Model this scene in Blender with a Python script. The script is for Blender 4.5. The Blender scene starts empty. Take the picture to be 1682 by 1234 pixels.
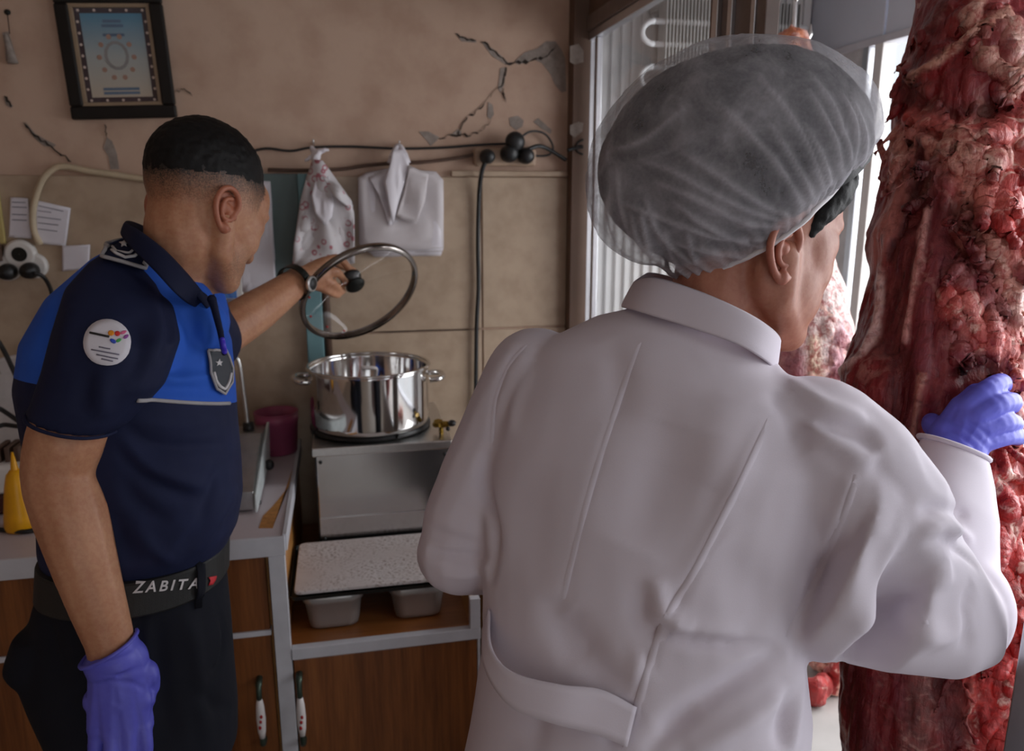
import bpy, bmesh, math, random
import numpy as np
from mathutils import Vector, Matrix
from mathutils.bvhtree import BVHTree

random.seed(7); RNG = np.random.default_rng(7)
scn = bpy.context.scene
COL = scn.collection

# ------------------------------------------------------------------ camera
EYE = np.array([0.0, 0.0, 1.6]); FPX = 1300.0; CX, CY = 841.0, 617.0
YAW, PITCH = math.radians(12.0), math.radians(13.0)
CW = np.array([math.sin(YAW)*math.cos(PITCH), math.cos(YAW)*math.cos(PITCH), -math.sin(PITCH)])
CR = np.array([math.cos(YAW), -math.sin(YAW), 0.0]); CU = np.cross(CR, CW)
cd = bpy.data.cameras.new('camera'); cam = bpy.data.objects.new('camera', cd); COL.objects.link(cam)
cd.sensor_width = 36.0; cd.lens = FPX/1682.0*36.0; cd.clip_start = 0.02
m = Matrix.Identity(4)
for i in range(3):
    m[i][0] = CR[i]; m[i][1] = CU[i]; m[i][2] = -CW[i]; m[i][3] = EYE[i]
cam.matrix_world = m
cd.dof.use_dof = True; cd.dof.focus_distance = 0.93; cd.dof.aperture_fstop = 6.3
scn.camera = cam

# ------------------------------------------------------------------ light
world = bpy.data.worlds.new('world'); scn.world = world; world.use_nodes = True
bg = world.node_tree.nodes['Background']; bg.inputs[0].default_value = (0.90, 0.94, 1.0, 1); bg.inputs[1].default_value = 1.45
def area_light(name, loc, target, sx, sy, energy, color):
    l = bpy.data.lights.new(name, 'AREA'); l.shape = 'RECTANGLE'; l.size = sx; l.size_y = sy
    l.energy = energy; l.color = color
    o = bpy.data.objects.new(name, l); COL.objects.link(o); o.location = loc
    o.rotation_euler = (Vector(target)-Vector(loc)).to_track_quat('-Z', 'Y').to_euler()
    return o
# fill added behind the photographer; daylight through the display window at the right
area_light('door_fill', (0.45, -1.9, 1.65), (0.0, 2.2, 1.2), 1.2, 1.7, 1.0, (1.0, 0.95, 0.93))
area_light('window_daylight', (1.95, 1.15, 1.75), (0.8, 1.05, 1.25), 1.6, 1.7, 66, (0.95, 0.97, 1.0))
area_light('side_window_daylight', (1.95, -0.15, 1.75), (0.6, 0.35, 1.35), 1.0, 1.7, 13, (0.95, 0.97, 1.0))
vs = scn.view_settings
vs.view_transform = 'Standard'; vs.look = 'None'; vs.gamma = 1.0; vs.use_curve_mapping = False; vs.exposure = -0.36
scn.cycles.use_denoising = True

# ------------------------------------------------------------------ helpers
def ray(x, y): return CW + CR*(x-CX)/FPX - CU*(y-CY)/FPX
def P(x, y, d): return EYE + ray(x, y)*d
def PZ(x, y, z): r = ray(x, y); return EYE + r*((z-EYE[2])/r[2])
def PY(x, y, Y): r = ray(x, y); return EYE + r*(Y/r[1])
def PX(x, y, X): r = ray(x, y); return EYE + r*(X/r[0])
def unit(v): v = np.asarray(v, float); return v/np.linalg.norm(v)
A3 = lambda *a: np.array(a, float)

def join(*gs):
    V, F = [], []
    for v, f in gs:
        n = len(V); V += [tuple(p) for p in v]; F += [tuple(i+n for i in q) for q in f]
    return V, F
def box(x0, x1, y0, y1, z0, z1):
    v = [(x0,y0,z0),(x1,y0,z0),(x1,y1,z0),(x0,y1,z0),(x0,y0,z1),(x1,y0,z1),(x1,y1,z1),(x0,y1,z1)]
    return v, [(0,3,2,1),(4,5,6,7),(0,1,5,4),(1,2,6,5),(2,3,7,6),(3,0,4,7)]
def obox(c, ax, h):
    c = np.asarray(c, float); ax = [unit(a) for a in ax]
    v, f = box(-h[0],h[0],-h[1],h[1],-h[2],h[2])
    return [tuple(c+ax[0]*p[0]+ax[1]*p[1]+ax[2]*p[2]) for p in v], f
def frames(pts):
    pts = [np.asarray(p, float) for p in pts]; T = []
    for i in range(len(pts)):
        a = pts[max(i-1,0)]; b = pts[min(i+1,len(pts)-1)]; T.append(unit(b-a+1e-12))
    n = np.cross(T[0], A3(0,0,1))
    if np.linalg.norm(n) < 1e-3: n = np.cross(T[0], A3(1,0,0))
    n = unit(n); N = []
    for t in T:
        n = unit(n - t*np.dot(n,t)); N.append(n)
    return pts, T, N
def tube(pts, r, n=10, cap=True, closed=False):
    pts, T, N = frames(pts)
    if np.isscalar(r): r = [r]*len(pts)
    V, F = [], []
    for p, t, nn, rr in zip(pts, T, N, r):
        b = np.cross(t, nn)
        for k in range(n):
            a = 2*math.pi*k/n; V.append(tuple(p + rr*(math.cos(a)*nn + math.sin(a)*b)))
    m_ = len(pts)
    for i in range(m_ if closed else m_-1):
        j = (i+1) % m_
        for k in range(n):
            k2 = (k+1) % n; F.append((i*n+k, i*n+k2, j*n+k2, j*n+k))
    if cap and not closed:
        F.append(tuple(range(n-1,-1,-1))); F.append(tuple(range((m_-1)*n, m_*n)))
    return V, F
def ctube(pts, r, n=12):
    """tube with rounded ends: limbs"""
    if np.isscalar(r): r = [r]*len(pts)
    g = [tube(pts, r, n)]
    for i in range(len(pts)): g.append(ell(pts[i], (r[i],)*3, n=12))
    return join(*g)
def ell(c, rad, ax=None, n=16, m_=10):
    c = np.asarray(c, float)
    ax = [A3(1,0,0),A3(0,1,0),A3(0,0,1)] if ax is None else [unit(a) for a in ax]
    V = [tuple(c-ax[2]*rad[2])]; F = []
    for i in range(1, m_):
        ph = -math.pi/2+math.pi*i/m_
        for k in range(n):
            a = 2*math.pi*k/n
            V.append(tuple(c+ax[0]*rad[0]*math.cos(ph)*math.cos(a)+ax[1]*rad[1]*math.cos(ph)*math.sin(a)+ax[2]*rad[2]*math.sin(ph)))
    V.append(tuple(c+ax[2]*rad[2])); top = len(V)-1
    for k in range(n):
        k2 = (k+1) % n
        F.append((0, 1+k2, 1+k)); F.append((top, 1+(m_-2)*n+k, 1+(m_-2)*n+k2))
        for i in range(m_-2):
            F.append((1+i*n+k, 1+i*n+k2, 1+(i+1)*n+k2, 1+(i+1)*n+k))
    return V, F
def loft(rings, cap=True, closed=False):
    V, F = [], []; n = len(rings[0]); m_ = len(rings)
    for r in rings: V += [tuple(p) for p in r]
    for i in range(m_ if closed else m_-1):
        j = (i+1) % m_
        for k in range(n):
            k2 = (k+1) % n; F.append((i*n+k, i*n+k2, j*n+k2, j*n+k))
    if cap and not closed:
        F.append(tuple(range(n-1,-1,-1))); F.append(tuple(range((m_-1)*n, m_*n)))
    return V, F
def ering(L, R, t, up, n=32, e=2.0):
    """ring through two silhouette points L, R with half thickness t"""
    L = np.asarray(L, float); R = np.asarray(R, float); c = (L+R)/2; a = (R-L)/2
    b = unit(np.cross(up, a))*t; o = []
    for k in range(n):
        q = 2*math.pi*k/n; cs, sn = math.cos(q), math.sin(q)
        o.append(c + a*math.copysign(abs(cs)**(2/e), cs) + b*math.copysign(abs(sn)**(2/e), sn))
    return o
def lathe(prof, c, axis=(0,0,1), n=48, cap=False):
    ax = unit(axis); u = np.cross(ax, A3(1,0,0))
    if np.linalg.norm(u) < .1: u = np.cross(ax, A3(0,1,0))
    u = unit(u); w = np.cross(ax, u); c = np.asarray(c, float)
    rings = [[c+ax*z+r*(math.cos(2*math.pi*k/n)*u+math.sin(2*math.pi*k/n)*w) for k in range(n)] for r, z in prof]
    return loft(rings, cap)
def prism(poly, axu, axv, o, nrm, th):
    """polygon (u,v) at origin o, extruded th along nrm"""
    o = np.asarray(o, float); axu = np.asarray(axu,float); axv = np.asarray(axv,float); nrm = unit(nrm)
    a = [tuple(o+axu*u+axv*v) for u, v in poly]; b = [tuple(np.array(p)+nrm*th) for p in a]
    n = len(a); F = [tuple(range(n-1,-1,-1)), tuple(range(n,2*n))]
    for k in range(n): F.append((k,(k+1)%n,n+(k+1)%n,n+k))
    return a+b, F
def smooth_line(pts, n=12):
    """catmull-rom through points"""
    p = [np.asarray(q, float) for q in pts]; p = [2*p[0]-p[1]]+p+[2*p[-1]-p[-2]]; o = []
    for i in range(1, len(p)-2):
        for k in range(n):
            t = k/n
            o.append(.5*((2*p[i])+(-p[i-1]+p[i+1])*t+(2*p[i-1]-5*p[i]+4*p[i+1]-p[i+2])*t*t+(-p[i-1]+3*p[i]-3*p[i+1]+p[i+2])*t**3))
    o.append(p[-2]); return o

def setpar(o, parent):
    if parent is not None:
        o.parent = parent
        w = parent.matrix_basis.copy(); q = parent.parent
        while q is not None: w = q.matrix_basis @ w if q.parent is None else w; q = q.parent
        o.matrix_parent_inverse = Matrix.Translation(-parent.location) if parent.type == 'EMPTY' else Matrix.Identity(4)
def mk(name, geo, mat, parent=None, smooth=False, bevel=0.0, seg=2, fixn=True):
    V, F = geo
    me = bpy.data.meshes.new(name); me.from_pydata([tuple(map(float,p)) for p in V], [], [tuple(f) for f in F])
    if fixn:
        b = bmesh.new(); b.from_mesh(me); bmesh.ops.recalc_face_normals(b, faces=b.faces); b.to_mesh(me); b.free()
    o = bpy.data.objects.new(name, me); COL.objects.link(o)
    if mat is not None: me.materials.append(mat)
    if smooth: me.polygons.foreach_set('use_smooth', [True]*len(me.polygons))
    if bevel:
        md = o.modifiers.new('bevel', 'BEVEL'); md.width = bevel; md.segments = seg; md.limit_method = 'ANGLE'; md.angle_limit = math.radians(40)
    me.update(); setpar(o, parent); return o
def thing(name, label, cat, loc, group=None):
    o = bpy.data.objects.new(name, None); COL.objects.link(o); o.location = tuple(map(float, loc)); o.empty_display_size = .05
    return tag(o, label, cat, group)
def tag(o, label, cat, group=None):
    o['label'] = label; o['category'] = cat
    if group: o['group'] = group
    return o
def struct(name, geo, mat, parent=None, label=None, **k):
    o = mk(name, geo, mat, parent, **k); o['kind'] = 'structure'
    if label: o['label'] = label
    return o
def fuse(geos, voxel, smooth=4, factor=.5):
    """union of overlapping closed shapes as one continuous skin"""
    V, F = join(*geos)
    me = bpy.data.meshes.new('tmp'); me.from_pydata([tuple(map(float,p)) for p in V], [], F)
    b = bmesh.new(); b.from_mesh(me); bmesh.ops.recalc_face_normals(b, faces=b.faces); b.to_mesh(me); b.free()
    o = bpy.data.objects.new('tmp', me); COL.objects.link(o)
    r = o.modifiers.new('r', 'REMESH'); r.mode = 'VOXEL'; r.voxel_size = voxel; r.adaptivity = 0
    if smooth:
        s = o.modifiers.new('s', 'SMOOTH'); s.factor = factor; s.iterations = smooth
    dg = bpy.context.evaluated_depsgraph_get(); ev = o.evaluated_get(dg); em = ev.to_mesh()
    n = len(em.vertices); co = np.empty(n*3); em.vertices.foreach_get('co', co)
    Fo = [tuple(p.vertices) for p in em.polygons]
    ev.to_mesh_clear(); bpy.data.objects.remove(o); bpy.data.meshes.remove(me)
    return co.reshape(-1,3), Fo
def vnormals(V, F):
    V = np.asarray(V, float); N = np.zeros_like(V)
    Q = np.array([f if len(f) == 4 else (f[0],f[1],f[2],f[2]) for f in F])
    fn = np.cross(V[Q[:,2]]-V[Q[:,0]], V[Q[:,3]]-V[Q[:,1]])
    for k in range(4): np.add.at(N, Q[:,k], fn)
    return N/(np.linalg.norm(N,axis=1,keepdims=True)+1e-12)
def bvh_of(V, F): return BVHTree.FromPolygons([Vector(p) for p in V], [tuple(f) for f in F])
def hit(bvh, x, y):
    d = ray(x, y); loc, nrm, i, dist = bvh.ray_cast(Vector(EYE), Vector(d).normalized())
    return None if loc is None else (np.array(loc), np.array(nrm)*(-1 if np.dot(np.array(nrm), d) > 0 else 1))
def dist_to_line(V, L):
    """distance of vertices V to a dense point line L, and parameter 0..1 along it"""
    L = np.asarray(L); lo = L.min(0)-.12; hi = L.max(0)+.12
    D = np.full(len(V), 9.0); S = np.zeros(len(V))
    idx = np.nonzero(((V > lo) & (V < hi)).all(1))[0]
    if len(idx):
        A = L[:-1]; B = L[1:]; AB = B-A; l2 = (AB**2).sum(1)+1e-14
        for c in np.array_split(idx, max(1, len(idx)*len(A)//4000000+1)):
            w = V[c][:,None,:]-A[None]; t = np.clip((w*AB).sum(2)/l2, 0, 1)
            dd = np.linalg.norm(w-t[...,None]*AB, axis=2); k = dd.argmin(1)
            D[c] = dd[np.arange(len(c)),k]; S[c] = (k+t[np.arange(len(c)),k])/len(A)
    return D, S
def strokes(V, F, items):
    """press folds/ridges into a surface: items = (pixel line, width, depth[, taper])"""
    bvh = bvh_of(V, F); N = vnormals(V, F); off = np.zeros(len(V))
    for it in items:
        pts, w, dep = it[0], it[1], it[2]
        L = [h[0] for h in (hit(bvh, *q[:2]) for q in smooth_line([A3(x,y) for x, y in pts], 8)) if h is not None]
        if len(L) < 2: continue
        D, S = dist_to_line(V, L)
        tp = np.sin(np.pi*np.clip(S,0,1))**.6 if len(it) < 4 else np.ones(len(V))
        off += dep*np.exp(-(D/w)**2)*tp
    return V + N*off[:,None]
def relax(V, F, it=2, f=.5):
    Q = np.array([q if len(q) == 4 else (q[0],q[1],q[2],q[0]) for q in F]); V = np.array(V)
    for _ in range(it):
        S = np.zeros_like(V); n = np.zeros(len(V))
        for a, b in ((0,1),(1,2),(2,3),(3,0)):
            for i, j in ((a,b),(b,a)): np.add.at(S, Q[:,i], V[Q[:,j]]); np.add.at(n, Q[:,i], 1)
        V = V*(1-f)+f*S/np.maximum(n,1)[:,None]
    return V
def fbm(V, scale, seed=0, octv=4):
    """cheap smooth value noise in numpy"""
    r = np.random.default_rng(seed); out = np.zeros(len(V)); amp = 1
    p = np.asarray(V)*scale
    tab = r.random((32,32,32))*2-1
    for o in range(octv):
        q = p*(2**o)+17.3*o; i = np.floor(q).astype(int); f = q-i; f = f*f*(3-2*f); s = 0
        for dx in (0,1):
            for dy in (0,1):
                for dz in (0,1):
                    w = (f[:,0] if dx else 1-f[:,0])*(f[:,1] if dy else 1-f[:,1])*(f[:,2] if dz else 1-f[:,2])
                    s = s + w*tab[(i[:,0]+dx)%32,(i[:,1]+dy)%32,(i[:,2]+dz)%32]
        out += amp*s; amp *= .5
    return out
def set_attr(o, name, vals, kind='FLOAT'):
    a = o.data.attributes.new(name, 'FLOAT' if kind == 'FLOAT' else 'FLOAT_COLOR', 'POINT')
    if kind == 'FLOAT': a.data.foreach_set('value', np.asarray(vals, np.float32).ravel())
    else:
        c = np.ones((len(vals),4), np.float32); c[:,:3] = vals; a.data.foreach_set('color', c.ravel())
def geo_proj(geo_uv, bvh, off, up=0.0, direction=None):
    """lay a mesh given in pixels (x, y, lift) onto a surface along the line of sight"""
    V = []
    for x, y, l in geo_uv[0]:
        h = hit(bvh, x, y)
        if h is None: h = (P(x, y, 1.2), -ray(x, y))
        V.append(tuple(h[0] + unit(h[1])*(off+l)))
    return V, geo_uv[1]

# ------------------------------------------------------------------ materials
def lin(h):
    """sRGB 0-255 to linear"""
    return tuple(((c/255)/12.92 if c/255 <= .04045 else ((c/255+.055)/1.055)**2.4) for c in h)
class NT:
    def __init__(s, name):
        s.m = bpy.data.materials.new(name); s.m.use_nodes = True; s.t = s.m.node_tree; s.b = s.t.nodes['Principled BSDF']; s.out = s.t.nodes['Material Output']
    def n(s, typ, **k):
        q = s.t.nodes.new(typ)
        for a, v in k.items(): setattr(q, a, v)
        return q
    def l(s, a, b): s.t.links.new(a, b)
    def coords(s, scale=(1,1,1), kind='Object', rot=(0,0,0)):
        c = s.n('ShaderNodeTexCoord'); mp = s.n('ShaderNodeMapping'); mp.inputs['Scale'].default_value = scale; mp.inputs['Rotation'].default_value = rot
        s.l(c.outputs[kind], mp.inputs[0]); return mp.outputs[0]
    def noise(s, vec, scale, detail=4, rough=.55, dist=0):
        q = s.n('ShaderNodeTexNoise'); q.inputs['Scale'].default_value = scale; q.inputs['Detail'].default_value = detail
        q.inputs['Roughness'].default_value = rough; q.inputs['Distortion'].default_value = dist; s.l(vec, q.inputs['Vector']); return q.outputs['Fac']
    def ramp(s, fac, stops):
        r = s.n('ShaderNodeValToRGB'); e = r.color_ramp.elements
        while len(e) < len(stops): e.new(.5)
        for q, (p, c) in zip(e, stops): q.position = p; q.color = (*c, 1) if len(c) == 3 else c
        s.l(fac, r.inputs[0]); return r.outputs[0]
    def mix(s, fac, a, b, typ='MIX'):
        q = s.n('ShaderNodeMix', data_type='RGBA', blend_type=typ)
        for sock, v in ((q.inputs[0],fac),(q.inputs[6],a),(q.inputs[7],b)):
            if hasattr(v, 'is_output'): s.l(v, sock)
            elif isinstance(v, (int,float)): sock.default_value = v
            else: sock.default_value = (*v, 1)
        return q.outputs[2]
    def attr(s, name, out='Fac'):
        q = s.n('ShaderNodeAttribute'); q.attribute_name = name; return q.outputs[out]
    def math(s, op, a, b=0.0, clamp=False):
        q = s.n('ShaderNodeMath', operation=op); q.use_clamp = clamp
        for sock, v in ((q.inputs[0],a),(q.inputs[1],b)):
            if hasattr(v, 'is_output'): s.l(v, sock)
            else: sock.default_value = v
        return q.outputs[0]
    def bump(s, h, strength=.2, dist=.01):
        q = s.n('ShaderNodeBump'); q.inputs['Strength'].default_value = strength; q.inputs['Distance'].default_value = dist
        s.l(h, q.inputs['Height']); s.l(q.outputs[0], s.b.inputs['Normal'])
    def set(s, **k):
        for a, v in k.items():
            i = s.b.inputs[a.replace('_',' ')]
            if hasattr(v, 'is_output'): s.l(v, i)
            elif isinstance(v, tuple): i.default_value = (*v, 1) if len(v) == 3 and i.type == 'RGBA' else v
            else: i.default_value = v
        return s.m
def simple(name, c, rough=.5, metal=0.0, var=.12, scale=20, bump=0.0, **k):
    t = NT(name); v = t.coords(); nz = t.noise(v, scale)
    c0 = tuple(x*(1-var) for x in c); c1 = tuple(min(1,x*(1+var)) for x in c)
    col = t.ramp(nz, [(.3,c0),(.7,c1)])
    if bump: t.bump(t.noise(v, scale*4), bump, .004)
    return t.set(Base_Color=col, Roughness=rough, Metallic=metal, **k)
def wood(name, c0, c1, rough=.35, axis='Z', scale=1.0):
    t = NT(name); s = (26,26,1.2) if axis == 'Z' else ((1.2,26,26) if axis == 'X' else (26,1.2,26))
    v = t.coords(tuple(x*scale for x in s)); nz = t.noise(v, 1.6, 6, .6, .6); n2 = t.noise(v, 9, 3)
    col = t.ramp(nz, [(.3,c0),(.5,tuple((a+b)/2 for a,b in zip(c0,c1))),(.72,c1)])
    col = t.mix(.25, col, t.ramp(n2, [(.3,tuple(x*.6 for x in c0)),(.7,c1)]))
    return t.set(Base_Color=col, Roughness=rough)
def glass(name, tint=(1,1,1), gloss=.08, rough=.02):
    t = NT(name); a = t.n('ShaderNodeBsdfTransparent'); a.inputs[0].default_value = (*tint,1)
    g = t.n('ShaderNodeBsdfGlossy'); g.inputs['Roughness'].default_value = rough; g.inputs[0].default_value = (1,1,1,1)
    fr = t.n('ShaderNodeLayerWeight'); fr.inputs[0].default_value = .5
    mx = t.n('ShaderNodeMixShader'); f = t.math('ADD', t.math('MULTIPLY', t.math('POWER', fr.outputs['Facing'], 5.0), .6), gloss*.6, True)
    t.l(f, mx.inputs[0]); t.l(a.outputs[0], mx.inputs[1]); t.l(g.outputs[0], mx.inputs[2]); t.l(mx.outputs[0], t.out.inputs[0]); return t.m

M = {}
t = NT('painted_plaster'); v = t.coords(); a = t.noise(v, 1.3, 5); b = t.noise(v, 9, 5); c = t.noise(v, 60, 2)
col = t.ramp(a, [(.3,lin((180,146,126))),(.55,lin((194,162,142))),(.75,lin((186,156,138)))])
col = t.mix(.35, col, t.ramp(b, [(.35,lin((170,140,118))),(.6,lin((210,184,162)))]))
t.bump(c, .06, .003); M['plaster'] = t.set(Base_Color=col, Roughness=.55)
t = NT('wall_panel'); v = t.coords(); a = t.noise(v, 1.7, 5); b = t.noise(v, 14, 4)
col = t.ramp(a, [(.3,lin((168,146,124))),(.7,lin((184,162,140)))]); col = t.mix(.25, col, t.ramp(b, [(.35,lin((150,124,100))),(.6,lin((204,182,158)))]))
M['panel'] = t.set(Base_Color=col, Roughness=.4)
M['bare'] = simple('bare_plaster', lin((150,138,130)), .9, scale=60, var=.2, bump=.3)
M['crack'] = simple('crack_dark', lin((52,42,36)), .95)
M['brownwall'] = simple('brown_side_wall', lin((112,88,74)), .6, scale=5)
M['ceil'] = simple('ceiling_paint', lin((214,205,196)), .8)
M['floor'] = simple('floor_tile', lin((150,140,130)), .4)
M['white_trim'] = simple('white_edging', lin((205,204,210)), .45, var=.06)
M['worktop'] = simple('laminate_worktop', lin((196,184,188)), .4, var=.06, scale=6)
M['chip'] = simple('chipboard', lin((178,122,62)), .7, scale=80, var=.25)
M['wood'] = wood('walnut_door', lin((88,44,20)), lin((150,92,48)))
M['orange'] = wood('honey_wood', lin((158,100,46)), lin((202,146,80)), .4, 'Y')
M['shelfwood'] = wood('shelf_wood', lin((128,74,34)), lin((172,108,56)), .4, 'X')
M['black'] = simple('black_rubber', (.012,.012,.013), .45)
M['darkmetal'] = simple('dark_iron', (.02,.022,.02), .4, .6)
M['steel'] = simple('brushed_steel', (.66,.65,.64), .3, 1.0, var=.05, scale=90)
M['steel_pol'] = simple('polished_steel', (.74,.73,.72), .09, 1.0, var=.03)
M['steel_dull'] = simple('dull_steel', (.50,.50,.50), .36, 1.0, var=.12, scale=30)
M['steel_sheet'] = simple('stove_steel_sheet', (.56,.55,.55), .2, 1.0, var=.06, scale=7)
M['pan_steel'] = simple('catering_pan_steel', (.52,.51,.50), .3, .6, var=.06, scale=12)
M['rim_steel'] = simple('lid_rim_steel', (.30,.27,.25), .18, 1.0, var=.05)
M['alu'] = simple('aluminium_profile', (.66,.67,.70), .35, 1.0, var=.04)
M['teal'] = simple('teal_paint', lin((112,150,156)), .5, scale=12)
M['tealgrey'] = simple('grey_green_board', lin((96,112,112)), .6, scale=7)
M['darkbrown'] = simple('dark_brown', lin((84,62,50)), .6)
M['paper'] = simple('white_paper', lin((226,222,230)), .7, var=.04)
M['print'] = simple('grey_print', lin((120,116,132)), .8)
M['white_plastic'] = simple('white_plastic', lin((222,218,214)), .4, var=.05)
M['beige_cable'] = simple('beige_cable', lin((196,178,150)), .5)
M['pink'] = simple('pink_plastic', lin((158,72,104)), .42, var=.08)
M['glass'] = glass('clear_glass')
M['porcelain'] = simple('porcelain', lin((225,218,216)), .18, var=.03)
M['bronze'] = simple('aged_bronze', lin((70,82,72)), .4, .7)
M['yellow'] = simple('yellow_plastic', lin((226,160,12)), .35)
M['red'] = simple('red_plastic', lin((170,22,28)), .4)

# ------------------------------------------------------------------ room
YB = 2.36        # back wall
XC = 0.67        # corner where the back wall meets the side return
wall = struct('wall_back', box(-2.3, XC, YB, YB+.12, 0, 2.75), M['plaster'], label='cracked beige plaster wall with panelled lower half')
# cladding panels of the lower half with recessed joints
def panel(x0, x1, z0, z1): mk('panel', box(x0, x1, YB-.008, YB, z0, z1), M['panel'], wall, bevel=.002)
ZS = [.0, .745, 1.195, 1.648]
for x0, x1 in ((-2.3,-1.36),(-1.355,-.07)): panel(x0, x1, .003, 1.645)
for z0, z1 in zip(ZS[:-1], ZS[1:]):
    for x0, x1 in ((-.065,.405),(.41,XC)): panel(x0, x1, z0+.003, z1-.003)
WY = YB-.0005
def wall_poly(name, pts, mat, th=.003, y=YB):
    poly = [(PY(px, py, y)[0], PY(px, py, y)[2]) for px, py in pts]
    return mk(name, prism(poly, (1,0,0), (0,0,1), (0,y,0), (0,-1,0), th), mat, wall)
bare = [[(748,55),(762,62),(782,66),(782,70),(758,68)], [(790,68),(812,82),(832,100),(838,108),(830,106),(808,92)],
    [(846,100),(862,86),(882,80),(896,68),(912,68),(922,82),(928,96),(930,150),(922,152),(912,140),(904,122),(890,104),(878,98),(862,104),(848,106)],
    [(822,112),(832,110),(828,140),(822,152),(818,146)], [(802,168),(809,172),(811,188),(806,196),(800,192)],
    [(836,194),(850,190),(860,198),(858,208),(848,214),(838,206)], [(876,200),(884,194),(906,214),(904,220),(890,212)],
    [(688,216),(704,216),(722,226),(712,236),(708,240),(700,230)], [(742,220),(752,212),(758,216),(756,224)],
    [(42,200),(58,220),(76,230),(92,238),(88,242),(72,240),(56,226)], [(176,226),(184,232),(192,252),(196,278),(182,278),(178,256),(170,244)],
    [(6,160),(14,168),(22,174),(18,178),(10,172)], [(4,54),(14,52),(28,98),(20,106),(10,100),(8,74)]]
for b_ in bare: wall_poly('bare_patch', b_, M['bare'], .002)
def wall_crack(pts, r):
    L = []
    for (x, y) in pts: q = PY(x, y, YB); L.append(q)
    g = []; V = []; n = len(L)
    rr = [r*(.5+random.random()) for _ in L]; rr[0] = rr[-1] = r*.25
    for p, q in zip(L, rr): V += [(p[0]-q*.7, YB-.003, p[2]-q*.7), (p[0]+q*.7, YB-.003, p[2]+q*.7)]
    F = [(2*i,2*i+1,2*i+3,2*i+2) for i in range(n-1)]
    me = mk('crack', (V, F), M['crack'], wall); sd = me.modifiers.new('s','SOLIDIFY'); sd.thickness = .0015
def rough_line(a, n=5, j=3):
    o = []
    for (x0,y0),(x1,y1) in zip(a[:-1],a[1:]):
        for k in range(n): t = k/n; o.append((x0+(x1-x0)*t+random.uniform(-j,j)*.5, y0+(y1-y0)*t+random.uniform(-j,j)))
    return o+[a[-1]]
wall_crack(rough_line([(830,108),(850,103),(876,100),(900,92),(914,76)]), .0045)
wall_crack(rough_line([(832,110),(826,136),(808,158),(790,176),(768,194),(752,216),(756,224)]), .0042)
wall_crack(rough_line([(790,68),(815,86),(834,104)]), .002)
wall_crack(rough_line([(720,226),(745,222),(772,222),(792,214)]), .0024)
wall_crack(rough_line([(806,196),(794,214)]), .0016)
wall_crack(rough_line([(748,55),(758,64),(782,67)]), .0022)
wall_crack(rough_line([(40,202),(62,226),(92,246),(118,266)]), .0022)
wall_crack(rough_line([(174,205),(176,226)]), .0016)
wall_crack(rough_line([(826,146),(830,168)]), .002)
wall_crack(rough_line([(288,150),(304,148),(316,158)]), .0012)
wall_crack(rough_line([(8,158),(20,176)]), .004)
wall_crack([(600,545),(640,545),(690,543),(740,542),(790,540)], .0028)
# side return of the wall between corner and display cabinet
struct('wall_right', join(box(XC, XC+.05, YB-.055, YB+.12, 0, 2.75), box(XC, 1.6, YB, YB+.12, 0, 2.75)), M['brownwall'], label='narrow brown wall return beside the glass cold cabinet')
ret = bpy.data.objects['wall_right']
for pts in ([(936,76),(950,72),(958,84),(958,102),(944,106),(936,102)], [(936,206),(950,200),(958,202),(956,216),(944,226),(936,220)]):
    poly = [(PY(px,py,YB-.055)[0], PY(px,py,YB-.055)[2]) for px,py in pts]
    mk('bare_patch', prism(poly, (1,0,0),(0,0,1),(0,YB-.055,0),(0,-1,0),.002), M['bare'], ret)
struct('floor', box(-2.3, 2.2, -2.1, YB+.1, -.05, 0), M['floor'], label='grey tiled floor of the butcher shop')
struct('ceiling', box(-2.3, 2.2, -2.1, YB+.1, 2.75, 2.85), M['ceil'], label='off-white painted ceiling')
struct('wall_left', box(-2.42, -2.3, -2.1, YB+.12, 0, 2.75), M['plaster'], label='beige plaster side wall')
struct('wall_front', join(box(-2.3, -.2, -2.1, -2.0, 0, 2.75), box(1.1, 1.5, -2.1, -2.0, 0, 2.75), box(-.2, 1.1, -2.1, -2.0, 2.4, 2.75)), M['plaster'], label='wall with the shop doorway behind the photographer')  # unseen doorway opening, placed so the fill comes from the right

# ------------------------------------------------------------------ counter with cabinets
wt = tag(mk('worktop', box(-2.2, -.155, 1.65, YB-.01, .845, .88), M['worktop'], bevel=.002), 'pale lilac laminate worktop with white front edging along the back wall', 'worktop')
mk('edging', box(-2.2, -.15, 1.642, 1.65, .838, .882), M['white_trim'], wt, bevel=.001)
mk('edging', box(-.155, -.146, 1.65, YB-.012, .846, .884), M['white_trim'], wt, bevel=.001)
chip = [(482,770),(474,800),(462,815),(448,832),(432,848),(425,868),(448,868)]
poly = [tuple(PZ(x,y,.88)[:2]) for x,y in chip]
poly = [(min(a,-.157),b) for a,b in poly]
mk('worn_patch', prism(poly, (1,0,0),(0,1,0),(0,0,.8796),(0,0,1),.0012), M['chip'], wt)

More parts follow.
